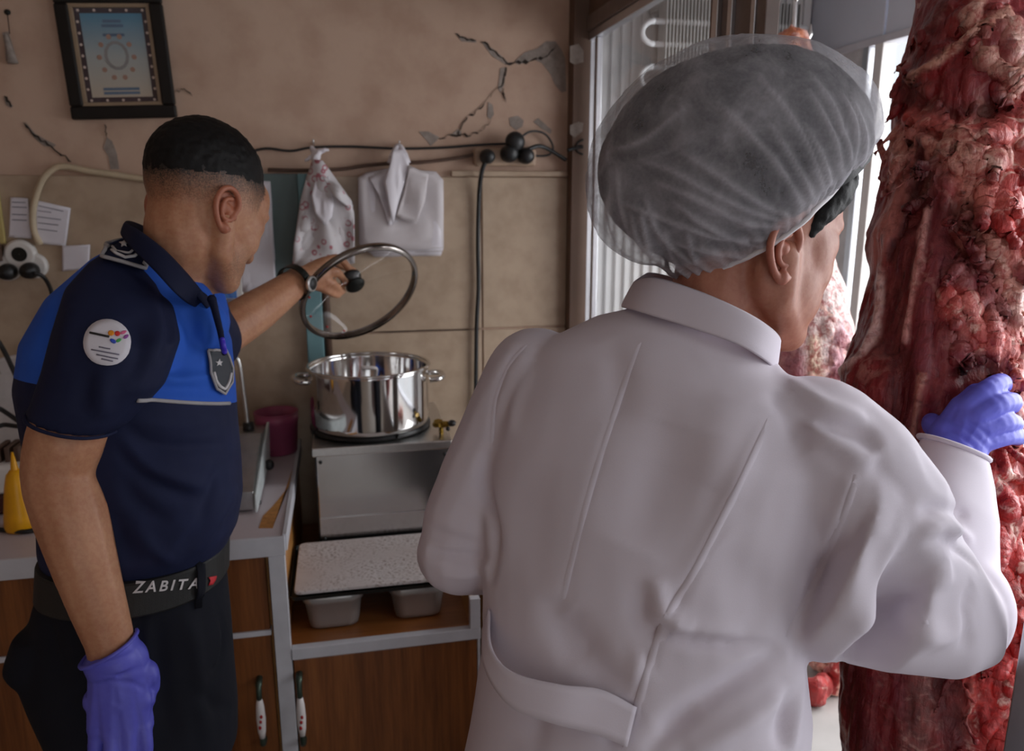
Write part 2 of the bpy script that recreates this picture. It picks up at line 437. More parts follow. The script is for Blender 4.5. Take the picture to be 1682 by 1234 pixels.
def handle(parent, x, z0, z1, y):
    """porcelain pull with bronze ends and painted roses"""
    h = mk('handle', lathe([(.0005,0),(.006,.001),(.009,.02),(.0105,.05),(.009,.08),(.006,.1),(.0005,.101)], (x, y-.028, z0+(z1-z0-.1)/2-.006), n=16), M['porcelain'], parent, smooth=True)
    for s, zz in ((1, z1), (-1, z0)):
        ze = z0+(z1-z0-.1)/2-.006 + (.1 if s > 0 else 0)
        L = smooth_line([(x, y-.028, ze-.004*s), (x, y-.029, ze+.012*s), (x, y-.022, zz-.004*s), (x, y+.002, zz)], 5)
        mk('handle_end', tube(L, [.0062]*(len(L)-6)+[.0075]*6, 8), M['bronze'], h, smooth=True)
    for k, dz in enumerate((.035,.05,.062)):
        mk('painted_rose', ell((x+.002*(k-1), y-.0375, z0+dz+.02), (.0035,.0016,.005), n=8, m_=6), M['red'], h, smooth=True)

def base_unit(x0, x1, hx, label, drawer_z=.655):
    c = thing('base_cabinet', label, 'cabinet', ((x0+x1)/2, 2.0, 0))
    mk('body', join(box(x0, x0+.018, 1.672, 2.33, .06, .838), box(x1-.018, x1, 1.672, 2.33, .06, .838), box(x0+.018, x1-.018, 1.69, 2.33, .06, .08), box(x0+.018,x1-.018,2.31,2.33,.08,.838)), M['orange'], c)
    mk('plinth', box(x0, x1, 1.72, 1.74, 0, .06), M['black'], c)
    mk('drawer_front', box(x0+.004, x1-.004, 1.652, 1.671, drawer_z+.006, .836), M['wood'], c, bevel=.002)
    d = mk('door', box(x0+.004, x1-.004, 1.652, 1.671, .065, drawer_z-.006), M['wood'], c, bevel=.002)
    mk('rail', box(x0+.002, x1-.002, 1.649, 1.671, drawer_z-.006, drawer_z+.006), M['white_trim'], c)
    if hx is not None: handle(d, hx, .39, .545, 1.652)
    return c
base_unit(-.62, -.19, -.225, 'walnut base cabinet behind the officer with white porcelain door pull')
base_unit(-1.2, -.625, None, 'dark walnut base cabinet at the left edge under the worktop', .658)

# lower cabinet with open shelf, right of the counter
sc = thing('shelf_cabinet', 'low walnut cabinet with white edged open shelf under the steel stove', 'cabinet', (.055, 2.0, 0))
mk('side_panel', box(-.176, -.158, 1.66, 2.34, 0, .838), M['orange'], sc)
mk('front_stile', box(-.186, -.152, 1.642, 1.662, 0, .838), M['white_trim'], sc, bevel=.001)
mk('shelf', box(-.157, .252, 1.66, 2.34, .59, .612), M['shelfwood'], sc)
mk('shelf_edging', box(-.151, .274, 1.640, 1.660, .586, .613), M['white_trim'], sc, bevel=.001)
mk('side_panel', box(.252, .27, 1.66, 2.34, 0, .685), M['orange'], sc)
mk('side_edging', box(.25, .273, 1.640, 1.660, .613, .689), M['white_trim'], sc, bevel=.001)
d = mk('door', box(-.149, .266, 1.643, 1.66, .06, .584), M['wood'], sc, bevel=.002)
mk('door_edging', box(.267, .273, 1.643, 1.66, .06, .584), M['white_trim'], sc)
handle(d, -.138, .382, .55, 1.643)
mk('back_panel', box(-.157, .252, 2.325, 2.34, .06, .59), M['orange'], sc)

# stove
st = thing('gas_stove', 'stainless steel box stove on the open shelf under the pot', 'stove', (.075, 2.14, .612))
mk('body', box(-.092, .245, 1.958, 2.325, .6125, .955), M['black'], st)
mk('front_panel', box(-.088, .25, 1.948, 1.958, .622, .958), M['steel_sheet'], st, bevel=.002)
mk('top_plate', box(-.097, .255, 1.942, 2.33, .955, .978), M['steel'], st, bevel=.003)
mk('kick_panel', box(-.088, .25, 1.944, 1.950, .622, .79), M['steel_sheet'], st, bevel=.001)
for x, z in ((-.078,.94),(-.078,.735),(-.077,.72),(.236,.94)):
    mk('screw', lathe([(.0005,.004),(.0045,.003),(.005,0)], (x, 1.9478 if z > .8 else 1.9440, z), (0,-1,0), 10), M['black'], st, smooth=True)
mk('burner_ring', tube([(.055+.155*math.cos(a), 2.12+.155*math.sin(a), .986) for a in np.linspace(0,2*math.pi,40,endpoint=False)], .008, 8, closed=True), M['black'], st, smooth=True)
for a in range(4):
    q = a*math.pi/2+.4
    mk('pan_support', tube([(.055+.05*math.cos(q),2.12+.05*math.sin(q),.988),(.055+.17*math.cos(q),2.12+.17*math.sin(q),.988)], .005, 6), M['black'], st)
# pot
pc = (.055, 2.10, .994); pot = thing('stock_pot', 'wide polished steel pot with riveted side handles on the stove', 'pot', pc)
R0 = .158
mk('body', lathe([(.001,0),(R0-.012,0),(R0-.003,.006),(R0,.018),(R0,.15),(R0+.001,.158),(R0-.004,.158),(R0-.006,.15),(R0-.006,.02),(R0-.02,.008),(.001,.008)], pc, n=72), M['steel_pol'], pot, smooth=True)
mk('rim', tube([(pc[0]+(R0+.002)*math.cos(a), pc[1]+(R0+.002)*math.sin(a), pc[2]+.159) for a in np.linspace(0,2*math.pi,72,endpoint=False)], .0042, 8, closed=True), M['steel_pol'], pot, smooth=True)
for s in (-1, 1):
    L = smooth_line([(pc[0]+s*(R0-.002), pc[1]-.035-.02*s, pc[2]+.122), (pc[0]+s*(R0+.022), pc[1]-.034-.02*s, pc[2]+.124), (pc[0]+s*(R0+.036), pc[1]-.012-.02*s, pc[2]+.126), (pc[0]+s*(R0+.036), pc[1]+.03-.02*s, pc[2]+.126), (pc[0]+s*(R0+.02), pc[1]+.046-.02*s, pc[2]+.124), (pc[0]+s*(R0-.002), pc[1]+.047-.02*s, pc[2]+.122)], 6)
    mk('handle', tube(L, .0075, 10), M['steel_pol'], pot, smooth=True)
mk('broth', lathe([(.0005,.06),(R0-.0065,.06)], pc, n=48), simple('dark_broth', lin((70,62,50)), .12), pot, smooth=True)
ld = thing('ladle', 'white handled ladle standing inside the steel pot', 'ladle', (.05, 2.08, 1.06))
mk('handle', tube(smooth_line([(.06,2.09,1.07),(.072,2.07,1.135),(.07,2.062,1.15),(.045,2.06,1.153),(.035,2.062,1.150)],6), .0055, 8), M['porcelain'], ld, smooth=True)
mk('cup', lathe([(.001,0),(.02,.004),(.03,.02),(.032,.03),(.029,.02),(.019,.006),(.001,.003)], (.06,2.09,1.047), n=20), M['steel_pol'], ld, smooth=True)
# valve with hose on the stove's right back corner
vv = thing('gas_valve', 'brass gas valve with dark hose tail beside the pot base', 'valve', (.235, 2.03, .978))
mk('brass_body', join(ctube([(.222,2.02,1.0),(.25,2.0,1.004)], .009), lathe([(.0005,0),(.013,0),(.013,.012),(.0005,.012)], (.228,2.012,1.0), (0,-.3,1), 6, True), tube([(.235,2.01,.978),(.235,2.01,1.0)],.006,8)), simple('brass', lin((150,120,50)), .3, .9), vv, smooth=False)
mk('black_knob', join(ell((.262,1.994,1.008),(.011,.011,.009)), ell((.25,1.985,.996),(.006,.006,.006))), M['black'], vv, smooth=True)

# steel pans, tray and board on the shelf
def pan(x0, x1, y0, y1, z0, z1, label):
    p = thing('steel_pan', label, 'pan', ((x0+x1)/2, (y0+y1)/2, z0), 'steel food pans on the shelf')
    def rr(x0,x1,y0,y1,r,z,n=6):
        o = []
        for cx, cy, a0 in ((x1-r,y1-r,0),(x0+r,y1-r,90),(x0+r,y0+r,180),(x1-r,y0+r,270)):
            for k in range(n+1): a = math.radians(a0+90*k/n); o.append((cx+r*math.cos(a), cy+r*math.sin(a), z))
        return o
    s = .012
    rings = [rr(x0+s*2,x1-s*2,y0+s*2,y1-s*2,.02,z0), rr(x0+s*1.2,x1-s*1.2,y0+s*1.2,y1-s*1.2,.025,z0+.004), rr(x0+s,x1-s,y0+s,y1-s,.028,z0+.014), rr(x0+.005,x1-.005,y0+.005,y1-.005,.03,z0+(z1-z0)*.72), rr(x0+.001,x1-.001,y0+.001,y1-.001,.03,z0+(z1-z0)*.75), rr(x0,x1,y0,y1,.03,z1)]
    g = loft(rings, False); g[1].append(tuple(range(len(rings[0]))))
    o = mk('body', g, M['pan_steel'], p, smooth=True, fixn=True); sd = o.modifiers.new('s','SOLIDIFY'); sd.thickness = .0012
    q = loft([rr(x0-.001,x1+.001,y0-.001,y1+.001,.03,z1), rr(x0-.012,x1+.012,y0-.012,y1+.012,.035,z1), rr(x0-.012,x1+.012,y0-.012,y1+.012,.035,z1+.003), rr(x0-.001,x1+.001,y0-.001,y1+.001,.03,z1+.003)], closed=True)
    mk('rim', q, M['pan_steel'], p); return rr
rr = pan(-.128, .012, 1.695, 1.93, .6135, .708, 'left steel food pan under the dark tray')
pan(.07, .206, 1.70, 1.93, .6135, .703, 'right steel food pan with exposed rim, under the stained white board')
tr = [rr(-.148,.015+.19,1.672,1.94,.012,.7125), rr(-.153,.21,1.666,1.945,.012,.724), rr(-.150,.207,1.669,1.942,.012,.724), rr(-.15,.2,1.675,1.937,.01,.7145)]
g = loft(tr, False); nn = len(tr[0]); g[1].append(tuple(range(nn-1,-1,-1))); g[1].append(tuple(range(3*nn,4*nn)))
tag(mk('baking_tray', g, M['darkmetal']), 'thin dark baking tray lying across the two steel pans', 'tray')
t = NT('stained_white_board'); v = t.coords(); v2 = t.coords((40,85,40)); sp = t.noise(v2, 3.2, 4, .6, .3); big = t.noise(v, 9, 4); cl = t.noise(v, 5, 3)
mask = t.math('MULTIPLY', t.ramp(sp, [(.54,(0,0,0)),(.60,(1,1,1))]), t.ramp(big, [(.36,(0,0,0)),(.55,(1,1,1))]))
col = t.mix(mask, t.ramp(cl, [(.3,lin((196,184,180))),(.7,lin((218,212,212)))]), lin((120,92,72)))
M['stained'] = t.set(Base_Color=col, Roughness=.55)
bd = [rr(-.140,.2,1.667,1.925,.016,.7285), rr(-.140,.2,1.667,1.925,.016,.7365)]
tag(mk('cutting_board', loft(bd), M['stained'], bevel=.0015), 'white cutting board speckled with dark stains on the baking tray', 'board')

# dark bin in the gap right of the shelf cabinet
bn = thing('waste_bin', 'dark brown bin with green lid in the gap beside the shelf cabinet', 'bin', (.38, 2.0, 0))
mk('body', lathe([(.001,0),(.075,0),(.09,.6),(.001,.6)], (.375,1.98,0), n=24), simple('dark_brown_plastic', lin((58,44,36)), .5), bn, smooth=False)
mk('lid', lathe([(.001,.63),(.05,.628),(.094,.612),(.094,.601),(.001,.601)], (.375,1.98,0), n=24), simple('dark_green_plastic', lin((52,66,54)), .5), bn, smooth=True)

# pink tub
pb = thing('plastic_tub', 'dusty pink round plastic tub on the worktop beside the scale', 'tub', (-.204,2.245,.88))
mk('body', lathe([(.001,.001),(.05,.001),(.052,.004),(.058,.09),(.060,.092),(.060,.118),(.0575,.118),(.056,.09),(.05,.006),(.001,.005)], (-.204,2.245,.88), n=40), M['pink'], pb, smooth=True)
mk('rim', tube([(-.204+.0595*math.cos(a), 2.245+.0595*math.sin(a), .998) for a in np.linspace(0,2*math.pi,40,endpoint=False)], .0022, 6, closed=True), M['pink'], pb, smooth=True)
# scale
sx = thing('shop_scale', 'grey counter scale with white side panel and bent steel rod', 'scale', (-.34,2.0,.8805))
mk('body', prism([(1.80,.884),(2.2,.884),(2.2,.975),(2.06,.992),(1.80,.93)], (0,1,0),(0,0,1),(-.46,0,0),(1,0,0),.235), M['steel_dull'], sx, bevel=.004)
mk('side_panel', prism([(1.785,.884),(2.14,.896),(2.19,.985),(2.17,.990),(1.79,.925)], (0,1,0),(0,0,1),(-.224,0,0),(1,0,0),.006), simple('pale_enamel', lin((206,214,214)), .35), sx, bevel=.002)
mk('foot', lathe([(.001,0),(.014,0),(.014,.006),(.001,.006)], (-.23,1.85,.8805), n=12), M['black'], sx)
mk('knob', ell((-.21,2.03,.915),(.012,.014,.014)), M['black'], sx, smooth=True)
mk('rod_collar', lathe([(.001,0),(.016,0),(.014,.03),(.001,.032)], (-.265,2.12,.975), n=16), M['black'], sx, smooth=True)
mk('rod', tube(smooth_line([(-0.266,2.12,.99),(-0.270,2.12,1.08),(-0.276,2.12,1.165),(-0.286,2.12,1.185),(-0.309,2.12,1.192),(-.42,2.12,1.193)],6), .0055, 8), M['steel'], sx, smooth=True)

# ------------------------------------------------------------------ glass cold cabinet and display window at the right
XF, XO = .725, 1.42
M['header'] = simple('blue_grey_sheet', lin((214,219,230)), .4, var=.06, scale=4)
M['cabwhite'] = simple('white_cabinet_sheet', lin((226,226,226)), .4, var=.05, scale=8)
M['brownalu'] = simple('brown_profile', lin((122,108,102)), .45, .2)
M['pillar'] = simple('grey_pillar', lin((204,202,202)), .6, var=.16, scale=14)
M['coilwhite'] = simple('frosted_pipe', lin((232,234,236)), .5)
M['fin'] = simple('coil_fin', lin((196,196,194)), .45, .5, var=.1)
cc = thing('cold_cabinet', 'glass fronted walk-in cold cabinet with aluminium posts beside the back wall', 'cabinet', (1.07, 1.35, 0))
mk('base', box(XF+.005, XO-.005, .42, 2.325, 0, .5), simple('worn_white_base', lin((178,174,170)), .5, var=.08, scale=9), cc, bevel=.004)
mk('back_panel', box(XF+.01, XO-.005, 2.325, 2.345, .5, 2.4), M['cabwhite'], cc)
for k in range(22):
    x = XF+.03+k*.03
    mk('rib', box(x, x+.012, 2.313, 2.325, .5, 2.4), M['cabwhite'], cc)
mk('roof', box(XF-.01, XO+.0, .42, 2.345, 2.36, 2.42), M['cabwhite'], cc)
mk('top_rail', box(XF-.02, XF+.02, 1.31, 2.345, 2.045, 2.085), M['brownalu'], cc, bevel=.003)
mk('top_rail', box(XF-.012, XF+.012, 1.31, 2.335, 2.022, 2.045), M['alu'], cc, bevel=.002)
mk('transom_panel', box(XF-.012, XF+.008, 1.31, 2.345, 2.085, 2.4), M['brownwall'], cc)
mk('bottom_rail', box(XF-.012, XF+.012, .42, 2.335, .5, .545), M['alu'], cc, bevel=.002)
mk('corner_post', box(XF-.016, XF+.012, 2.315, 2.343, .5, 2.05), M['alu'], cc, bevel=.003)
mk('sash_stile', box(XF-.006, XF+.01, 2.245, 2.268, .545, 2.022), M['alu'], cc, bevel=.002)
mk('pane', box(XF-.001, XF+.004, 1.5, 2.318, .545, 2.022), M['glass'], cc)
for y0, y1, mt, x0, x1 in ((1.500,1.520,'brownalu',-.014,.012), (1.478,1.500,'alu',-.02,.016), (1.436,1.478,'brownalu',-.01,.012), (1.420,1.436,'alu',-.02,.016), (1.352,1.420,'brownalu',-.012,.010), (1.338,1.352,'alu',-.018,.016), (1.306,1.338,'brownalu',-.014,.012)):
    mk('door_stile', box(XF+x0, XF+x1, y0, y1, .52, 2.36), M[mt], cc, bevel=.002)
mk('near_post', box(XF-.01, XF+.035, .59, .655, .45, 2.36), M['alu'], cc, bevel=.003)
# window to the street
win = struct('window_1', join(box(XO+.0, XO+.07, .40, 2.36, 0, .52), box(XO, XO+.07, .36, .43, 0, 2.75), box(XO, XO+.07, .40, 2.36, 2.42, 2.75)), M['header'], label='bright street window behind the hanging meat')
mk('header_panel', box(XO+.002, XO+.05, 1.985, 2.36, 2.005, 2.42), M['header'], win, bevel=.002)
mk('header_panel', box(XO+.002, XO+.05, .43, 1.975, 2.005, 2.42), M['header'], win, bevel=.002)
mk('lower_rail', box(XO-.004, XO+.055, .43, 2.36, 1.985, 2.005), M['white_trim'], win, bevel=.002)
mk('pillar', box(XO+.004, XO+.07, 2.06, 2.36, .52, 1.985), M['pillar'], win)
mk('stile', box(XO-.004, XO+.03, 2.03, 2.055, .52, 1.985), M['alu'], win, bevel=.002)
mk('stile', box(XO-.008, XO+.03, 1.965, 2.0, .52, 1.985), M['white_plastic'], win, bevel=.002)
mk('pane', box(XO+.01, XO+.015, .43, 1.97, .52, 1.99), M['glass'], win)

w2 = struct('window_2', join(box(XO, XO+.07, -2.0, -.6, 0, 2.75), box(XO, XO+.07, -.6, .36, 0, .52), box(XO, XO+.07, -.6, .36, 2.42, 2.75)), M['header'], label='shop front window continuing beside the photographer')
mk('stile', box(XO, XO+.05, -.14, -.10, .52, 2.42), M['alu'], w2, bevel=.002)
for y0, y1 in ((-.6,-.14),(-.10,.36)): mk('pane', box(XO+.02, XO+.025, y0, y1, .52, 2.42), M['glass'], w2)

# evaporator coil
ev = thing('evaporator_coil', 'white finned cooling coil with looped pipes high inside the cold cabinet', 'coil', (1.09,2.22,1.55))
NX0, NX1 = .90, 1.30
for k in range(40):
    x = NX0+(NX1-NX0)*k/39
    mk('fin', box(x-.0012, x+.0012, 2.19, 2.25, 1.60, 2.12), M['fin'], ev)
for k in range(8):
    z = 2.06-.0592*k
    mk('pipe', tube([(NX0-.03, 2.205, z), (NX1+.03, 2.205, z)], .008, 8), M['coilwhite'], ev, smooth=True)
for k in range(4):
    z = 2.06-.0592*(2*k); z2 = z-.0592
    mk('return_bend', tube([(NX0-.03-.0296*math.sin(a)*1.2, 2.205, (z+z2)/2+.0296*math.cos(a)) for a in np.linspace(0,math.pi,12)], .008, 8), M['coilwhite'], ev, smooth=True)
    if k < 3:
        z = 2.06-.0592*(2*k+1); z2 = z-.0592
        mk('return_bend', tube([(NX1+.03+.0296*math.sin(a)*1.2, 2.205, (z+z2)/2+.0296*math.cos(a)) for a in np.linspace(0,math.pi,12)], .008, 8), M['coilwhite'], ev, smooth=True)
mk('bracket', box(NX0-.004, NX1+.004, 2.255, 2.313, 2.10, 2.13), M['fin'], ev)
# meat rail and hook
rl = thing('hanging_rail', 'steel meat rail under the cold cabinet roof above the carcasses', 'rail', (1.0,1.35,2.3))
for x in (.93, 1.16): mk('bar', tube([(x,.45,2.28),(x,2.3,2.28)], .014, 12), M['steel'], rl, smooth=True)
for x in (.93, 1.16):
    for y in (.6,1.5,2.2): mk('hanger', box(x-.006,x+.006,y-.01,y+.01,2.28,2.36), M['steel'], rl)

# ------------------------------------------------------------------ people
HF = np.array([math.sin(YAW), math.cos(YAW), 0.0]); HR = CR; HZ = A3(0,0,1)
def head_axes(theta, bow, roll=0):
    """axes of a head turned theta to the right of the view direction and bowed forward"""
    th, bw = math.radians(theta), math.radians(bow)
    f0 = math.cos(th)*HF + math.sin(th)*HR; r = np.cross(f0, HZ)
    f = math.cos(bw)*f0 - math.sin(bw)*HZ; u = np.cross(r, f)
    if roll:
        a = math.radians(roll); r, u = math.cos(a)*r+math.sin(a)*u, -math.sin(a)*r+math.cos(a)*u
    return r, f, u
def head_geo(c, ax, s=1.0, female=False):
    r, f, u = ax; L = lambda x, y, z: c + s*(r*x+f*y+u*z)
    E_ = lambda p, rad: ell(L(*p), tuple(q*s for q in rad), (r,f,u), 20, 14)
    T_ = lambda ps, rs: ctube([L(*p) for p in ps], [q*s for q in rs])
    g = [E_((0,-.008,.032),(.077,.099,.088)), E_((0,.015,.01),(.073,.085,.08)), E_((0,.045,-.04),(.06,.052,.08)), E_((0,.066,-.098),(.034,.03,.026)),
         E_((0,.062,.03),(.062,.038,.05)), T_([(0,.098,.002),(0,.106,-.028),(0,.112,-.042)],[.009,.011,.013]), E_((.012,.102,-.045),(.01,.011,.009)), E_((-.012,.102,-.045),(.01,.011,.009)),
         T_([(-.046,.080,.016),(0,.094,.018),(.046,.080,.016)],[.011,.012,.011]), T_([(-.022,.088,-.073),(0,.1,-.070),(.022,.088,-.073)],[.006,.009,.006]), T_([(-.02,.088,-.083),(0,.098,-.083),(.02,.088,-.083)],[.006,.009,.006])]
    for q in (-1, 1):
        g += [E_((q*.042,.056,-.034),(.026,.032,.036)), E_((q*.041,.062,-.008),(.026,.026,.028)), E_((q*.036,.040,-.066),(.028,.038,.045)), E_((q*.03,.056,-.08),(.024,.03,.034)), T_([(q*.062,-.002,-.03),(q*.058,.012,-.075),(q*.032,.062,-.104)],[.02,.019,.022])]
        if female: g += [E_((q*.034,.044,-.062),(.034,.044,.05)), E_((q*.046,.03,-.05),(.027,.045,.05)), E_((q*.056,.012,-.04),(.018,.04,.05)), E_((q*.05,.045,-.02),(.022,.035,.04))]
    return g
def ear_geo(c, ax, s=1.0, side=1):
    """outer ear with rolled rim, inner fold, hollow and lobe"""
    r, f, u = ax; r = r*side
    out = unit(r*.86 - f*.42); back = unit(-f*.9 - r*.30)
    L = lambda b, z, o: c + s*(back*b + u*z + out*o)
    rim = [L(-.006,-.012,.004), L(-.012,.012,.004), L(-.004,.027,.008), L(.010,.031,.012), L(.021,.022,.015), L(.024,.004,.016), L(.019,-.012,.014), L(.010,-.024,.010), L(.0,-.031,.007), L(-.008,-.026,.004)]
    rimc = smooth_line(rim, 5)
    g = [ctube(rimc, [.0044*s]*len(rimc), 8)]
    inner = smooth_line([L(.002,.018,.008), L(.011,.012,.012), L(.012,-.002,.011), L(.006,-.013,.009), L(-.002,-.014,.007)], 5)
    g.append(ctube(inner, [.0034*s]*len(inner), 8))
    ring = [L(b, z, .0015+.25*max(b,0)) for b, z in [( -.008,-.02),(-.011,.01),(-.004,.024),(.01,.028),(.02,.02),(.022,.004),(.017,-.012),(.008,-.023)]]
    ring2 = [np.array(p)-out*.006*s for p in ring]
    g.append(loft([ring2, ring])); g.append(ell(L(-.001,-.027,.006),(.0075*s,.0075*s,.009*s)))
    g.append(ell(L(-.010,-.004,.004),(.0045*s,.0045*s,.007*s)))
    g.append(ctube([L(0,0,-.008), L(.006,.002,.004)], [.013*s,.009*s]))
    return fuse(g, .0016*s, 3)
def hand_geo(chains, palm):
    """palm = list of (point, radius) blobs linked to each other; chains = finger polylines with radii"""
    g = []
    for ps, rs in palm: g.append(ctube(ps, rs, 10))
    for ps, rs in chains: g.append(ctube(smooth_line(ps, 3), list(np.interp(np.linspace(0,1,3*(len(ps)-1)+1), np.linspace(0,1,len(ps)), rs)), 10))
    return g
def attach(o_geo, extra):
    return join(o_geo, extra)
def set_smooth(o): o.data.polygons.foreach_set('use_smooth', [True]*len(o.data.polygons))

def skin_mat(name, base, dark, red):
    t = NT(name); v = t.coords(); a = t.noise(v, 14, 4); b = t.noise(v, 160, 3)
    col = t.ramp(a, [(.3,dark),(.65,base)]); col = t.mix(.18, col, t.ramp(b, [(.4,red),(.6,base)]))
    hair = t.attr('hair'); hn = t.noise(v, 420, 2, .7); n2 = t.noise(v, 45, 3)
    k = t.math('ADD', hair, t.math('MULTIPLY', t.math('SUBTRACT', hn, .5), 1.1)); k = t.math('ADD', k, t.math('MULTIPLY', t.math('SUBTRACT', n2, .5), .35))
    k = t.math('MULTIPLY', t.math('MULTIPLY', k, 1.15, True), t.math('MULTIPLY', hair, 4.0, True), True)
    col = t.mix(k, col, (.010,.008,.007)); col = t.mix(t.attr('flush'), col, red)
    t.bump(b, .12, .002)
    return t.set(Base_Color=col, Roughness=.5, Subsurface_Weight=.12, Subsurface_Radius=(.8,.3,.15), Subsurface_Scale=.006)
M['skin_m'] = skin_mat('tanned_skin', lin((200,148,114)), lin((176,122,90)), lin((164,78,58)))
M['skin_f'] = skin_mat('light_brown_skin', lin((186,128,104)), lin((160,102,80)), lin((156,70,56)))
M['hair'] = simple('black_hair', (.006,.005,.005), .6, var=.4, scale=120, bump=.15, Specular_IOR_Level=.25)
t = NT('blue_nitrile'); v = t.coords(); a = t.noise(v, 20, 3); b = t.noise(v, 120, 2)
t.bump(b, .15, .002); M['glove'] = t.set(Base_Color=t.ramp(a, [(.3,lin((92,92,204))),(.7,lin((106,108,218)))]), Roughness=.48)
def cloth(name, c, rough=.8, var=.05, sheen=.2):
    t = NT(name); v = t.coords(); a = t.noise(v, 6, 4); w = t.noise(v, 900, 2)
    t.bump(w, .12, .001)
    return t.set(Base_Color=t.ramp(a, [(.3,tuple(x*(1-var) for x in c)),(.7,tuple(min(1,x*(1+var)) for x in c))]), Roughness=rough, Specular_IOR_Level=.25)
M['coat'] = cloth('white_coat_cotton', lin((222,214,224)), .75, .02)
M['navy'] = cloth('navy_knit', lin((26,32,62)), .75, .1)
M['collar'] = cloth('navy_collar', lin((22,27,54)), .8, .1)
M['trouser'] = cloth('dark_trouser_cloth', lin((22,24,34)), .85, .12)
M['belt'] = simple('black_webbing', (.012,.012,.012), .6, scale=200, bump=.2)
M['grey_cord'] = simple('grey_braid', lin((168,164,166)), .7)
M['shoe'] = simple('black_leather', (.01,.01,.01), .35)
M['whitethread'] = simple('white_thread', lin((216,212,214)), .7)

# ================================================================== person in the white coat
HW = head_axes(63, 12, 0); SW = 1.09
earp = P(1296, 408, .85)
cw = earp - SW*(HW[0]*.074 + HW[1]*(-.006) + HW[2]*(-.022))
shL, shR = P(868, 640, .99), P(1370, 790, .83)
base = (shL+shR)/2
neckb = P(1165, 545, .92)
woman = thing('person', 'person in white coat and hair net holding the hanging beef', 'person', (base[0], base[1], 0))
LW = lambda x,y,z: cw + SW*(HW[0]*x+HW[1]*y+HW[2]*z)
elL, wrL = P(752, 900, .97), P(850, 905, 1.16)
elR, wrR = P(1548, 985, .93), P(1572, 752, 1.05)
pel = A3(base[0]-.05, base[1]+.02, .90)
def legs(px, sx, foot, wd=.085, rt=.085):
    g = []
    for s in (-1, 1):
        hip = px + sx*wd*s; kn = hip*A3(1,1,0)+A3(0,0,.48)+foot*.03; an = hip*A3(1,1,0)+A3(0,0,.09)
        g.append(ctube([hip, kn, an], [rt,rt*.7,.04], 12)); g.append(ctube([an, an+foot*.12-A3(0,0,.045)], [.042,.034], 10))
    return g
fw = unit(math.cos(math.radians(30))*HF+math.sin(math.radians(30))*HR); sw = np.cross(fw, HZ)
body = head_geo(cw, HW, SW, True)
body += [ctube([LW(0,-.02,-.03), LW(0,-.02,-.08), neckb, neckb-A3(0,0,.05)], [.052,.052,.054,.06]),
         ctube([neckb-A3(0,0,.04), (shL+shR)/2-A3(0,0,.12), pel+A3(0,0,.08), pel], [.075,.10,.10,.12], 16),
         ctube([neckb-A3(0,0,.06), shL], [.06,.05]), ctube([neckb-A3(0,0,.06), shR], [.06,.05]),
         ctube([shL, elL, wrL], [.044,.026,.022]), ctube([shR, elR, wrR], [.044,.034,.027])]
body += legs(pel, sw, fw)
hl = wrL + unit(wrL-elL)*.05
body += hand_geo([([hl+sw*(k*.02-.03), hl+sw*(k*.022-.033)+unit(wrL-elL)*.05, hl+sw*(k*.022-.033)+unit(wrL-elL)*.08-A3(0,0,.02)], [.009,.008,.007]) for k in range(4)] + [([wrL+sw*(-.02), wrL+sw*(-.05)+unit(wrL-elL)*.04, wrL+sw*(-.045)+unit(wrL-elL)*.07],[.011,.01,.008])], [([wrL, hl-sw*.02],[.026,.024]), ([wrL, hl+sw*.02],[.026,.024])])
bg_ = fuse(body, .0042, 5)
nb = len(bg_[0])
ears = [ear_geo(LW(.070,-.006,-.026), HW, SW*.93, 1), ear_geo(LW(-.070,-.006,-.026), HW, SW*.93, -1)]
full = join(bg_, *ears)
wb = mk('body', full, M['skin_f'], woman, smooth=True, fixn=False)
V = np.array(full[0]); rel = V-cw; hx, hy, hz = rel@HW[0]/SW, rel@HW[1]/SW, rel@HW[2]/SW
hair = np.zeros(len(V)); fl = np.zeros(len(V)); fl[nb:] = .35
set_attr(wb, 'hair', hair); set_attr(wb, 'flush', fl)
for s in (-1,1):
    mk('eye', ell(LW(.031*s,.075,-.002), (.0115,.0115,.0115), n=12), M['porcelain'], woman, smooth=True)
    L = [LW(.031*s-.018*s*q, .092-.02*abs(q)-.004, .0145+.004*(1-q*q)) for q in (-1,-.5,0,.5,1)]
    mk('eyebrow', ctube(L, [.002,.0032,.0035,.003,.002], 6), M['hair'], woman, smooth=True)
def cut_open(V, F, s_):
    """keep the part of a closed skin where s_ > 0, with a clean border"""
    F = [f for f in F if max(s_[i] for i in f) > 0]
    use = sorted({i for f in F for i in f}); ren = {a: i for i, a in enumerate(use)}
    V = np.array(V)[use]; F = [tuple(ren[i] for i in f) for f in F]; s_ = s_[use]
    acc = np.zeros_like(V); cnt = np.zeros(len(V))
    for f in F:
        for i, j in zip(f, f[1:]+f[:1]):
            for p, q in ((i,j),(j,i)):
                if s_[p] <= 0 < s_[q]: acc[p] += V[p]+(V[q]-V[p])*(-s_[p]/(s_[q]-s_[p])); cnt[p] += 1
    V = np.where((cnt > 0)[:,None], acc/np.maximum(cnt,1)[:,None], V)
    F = [f for f in F if not any(s_[i] <= 0 and cnt[i] == 0 for i in f)]
    return V, F, np.maximum(s_, 0)
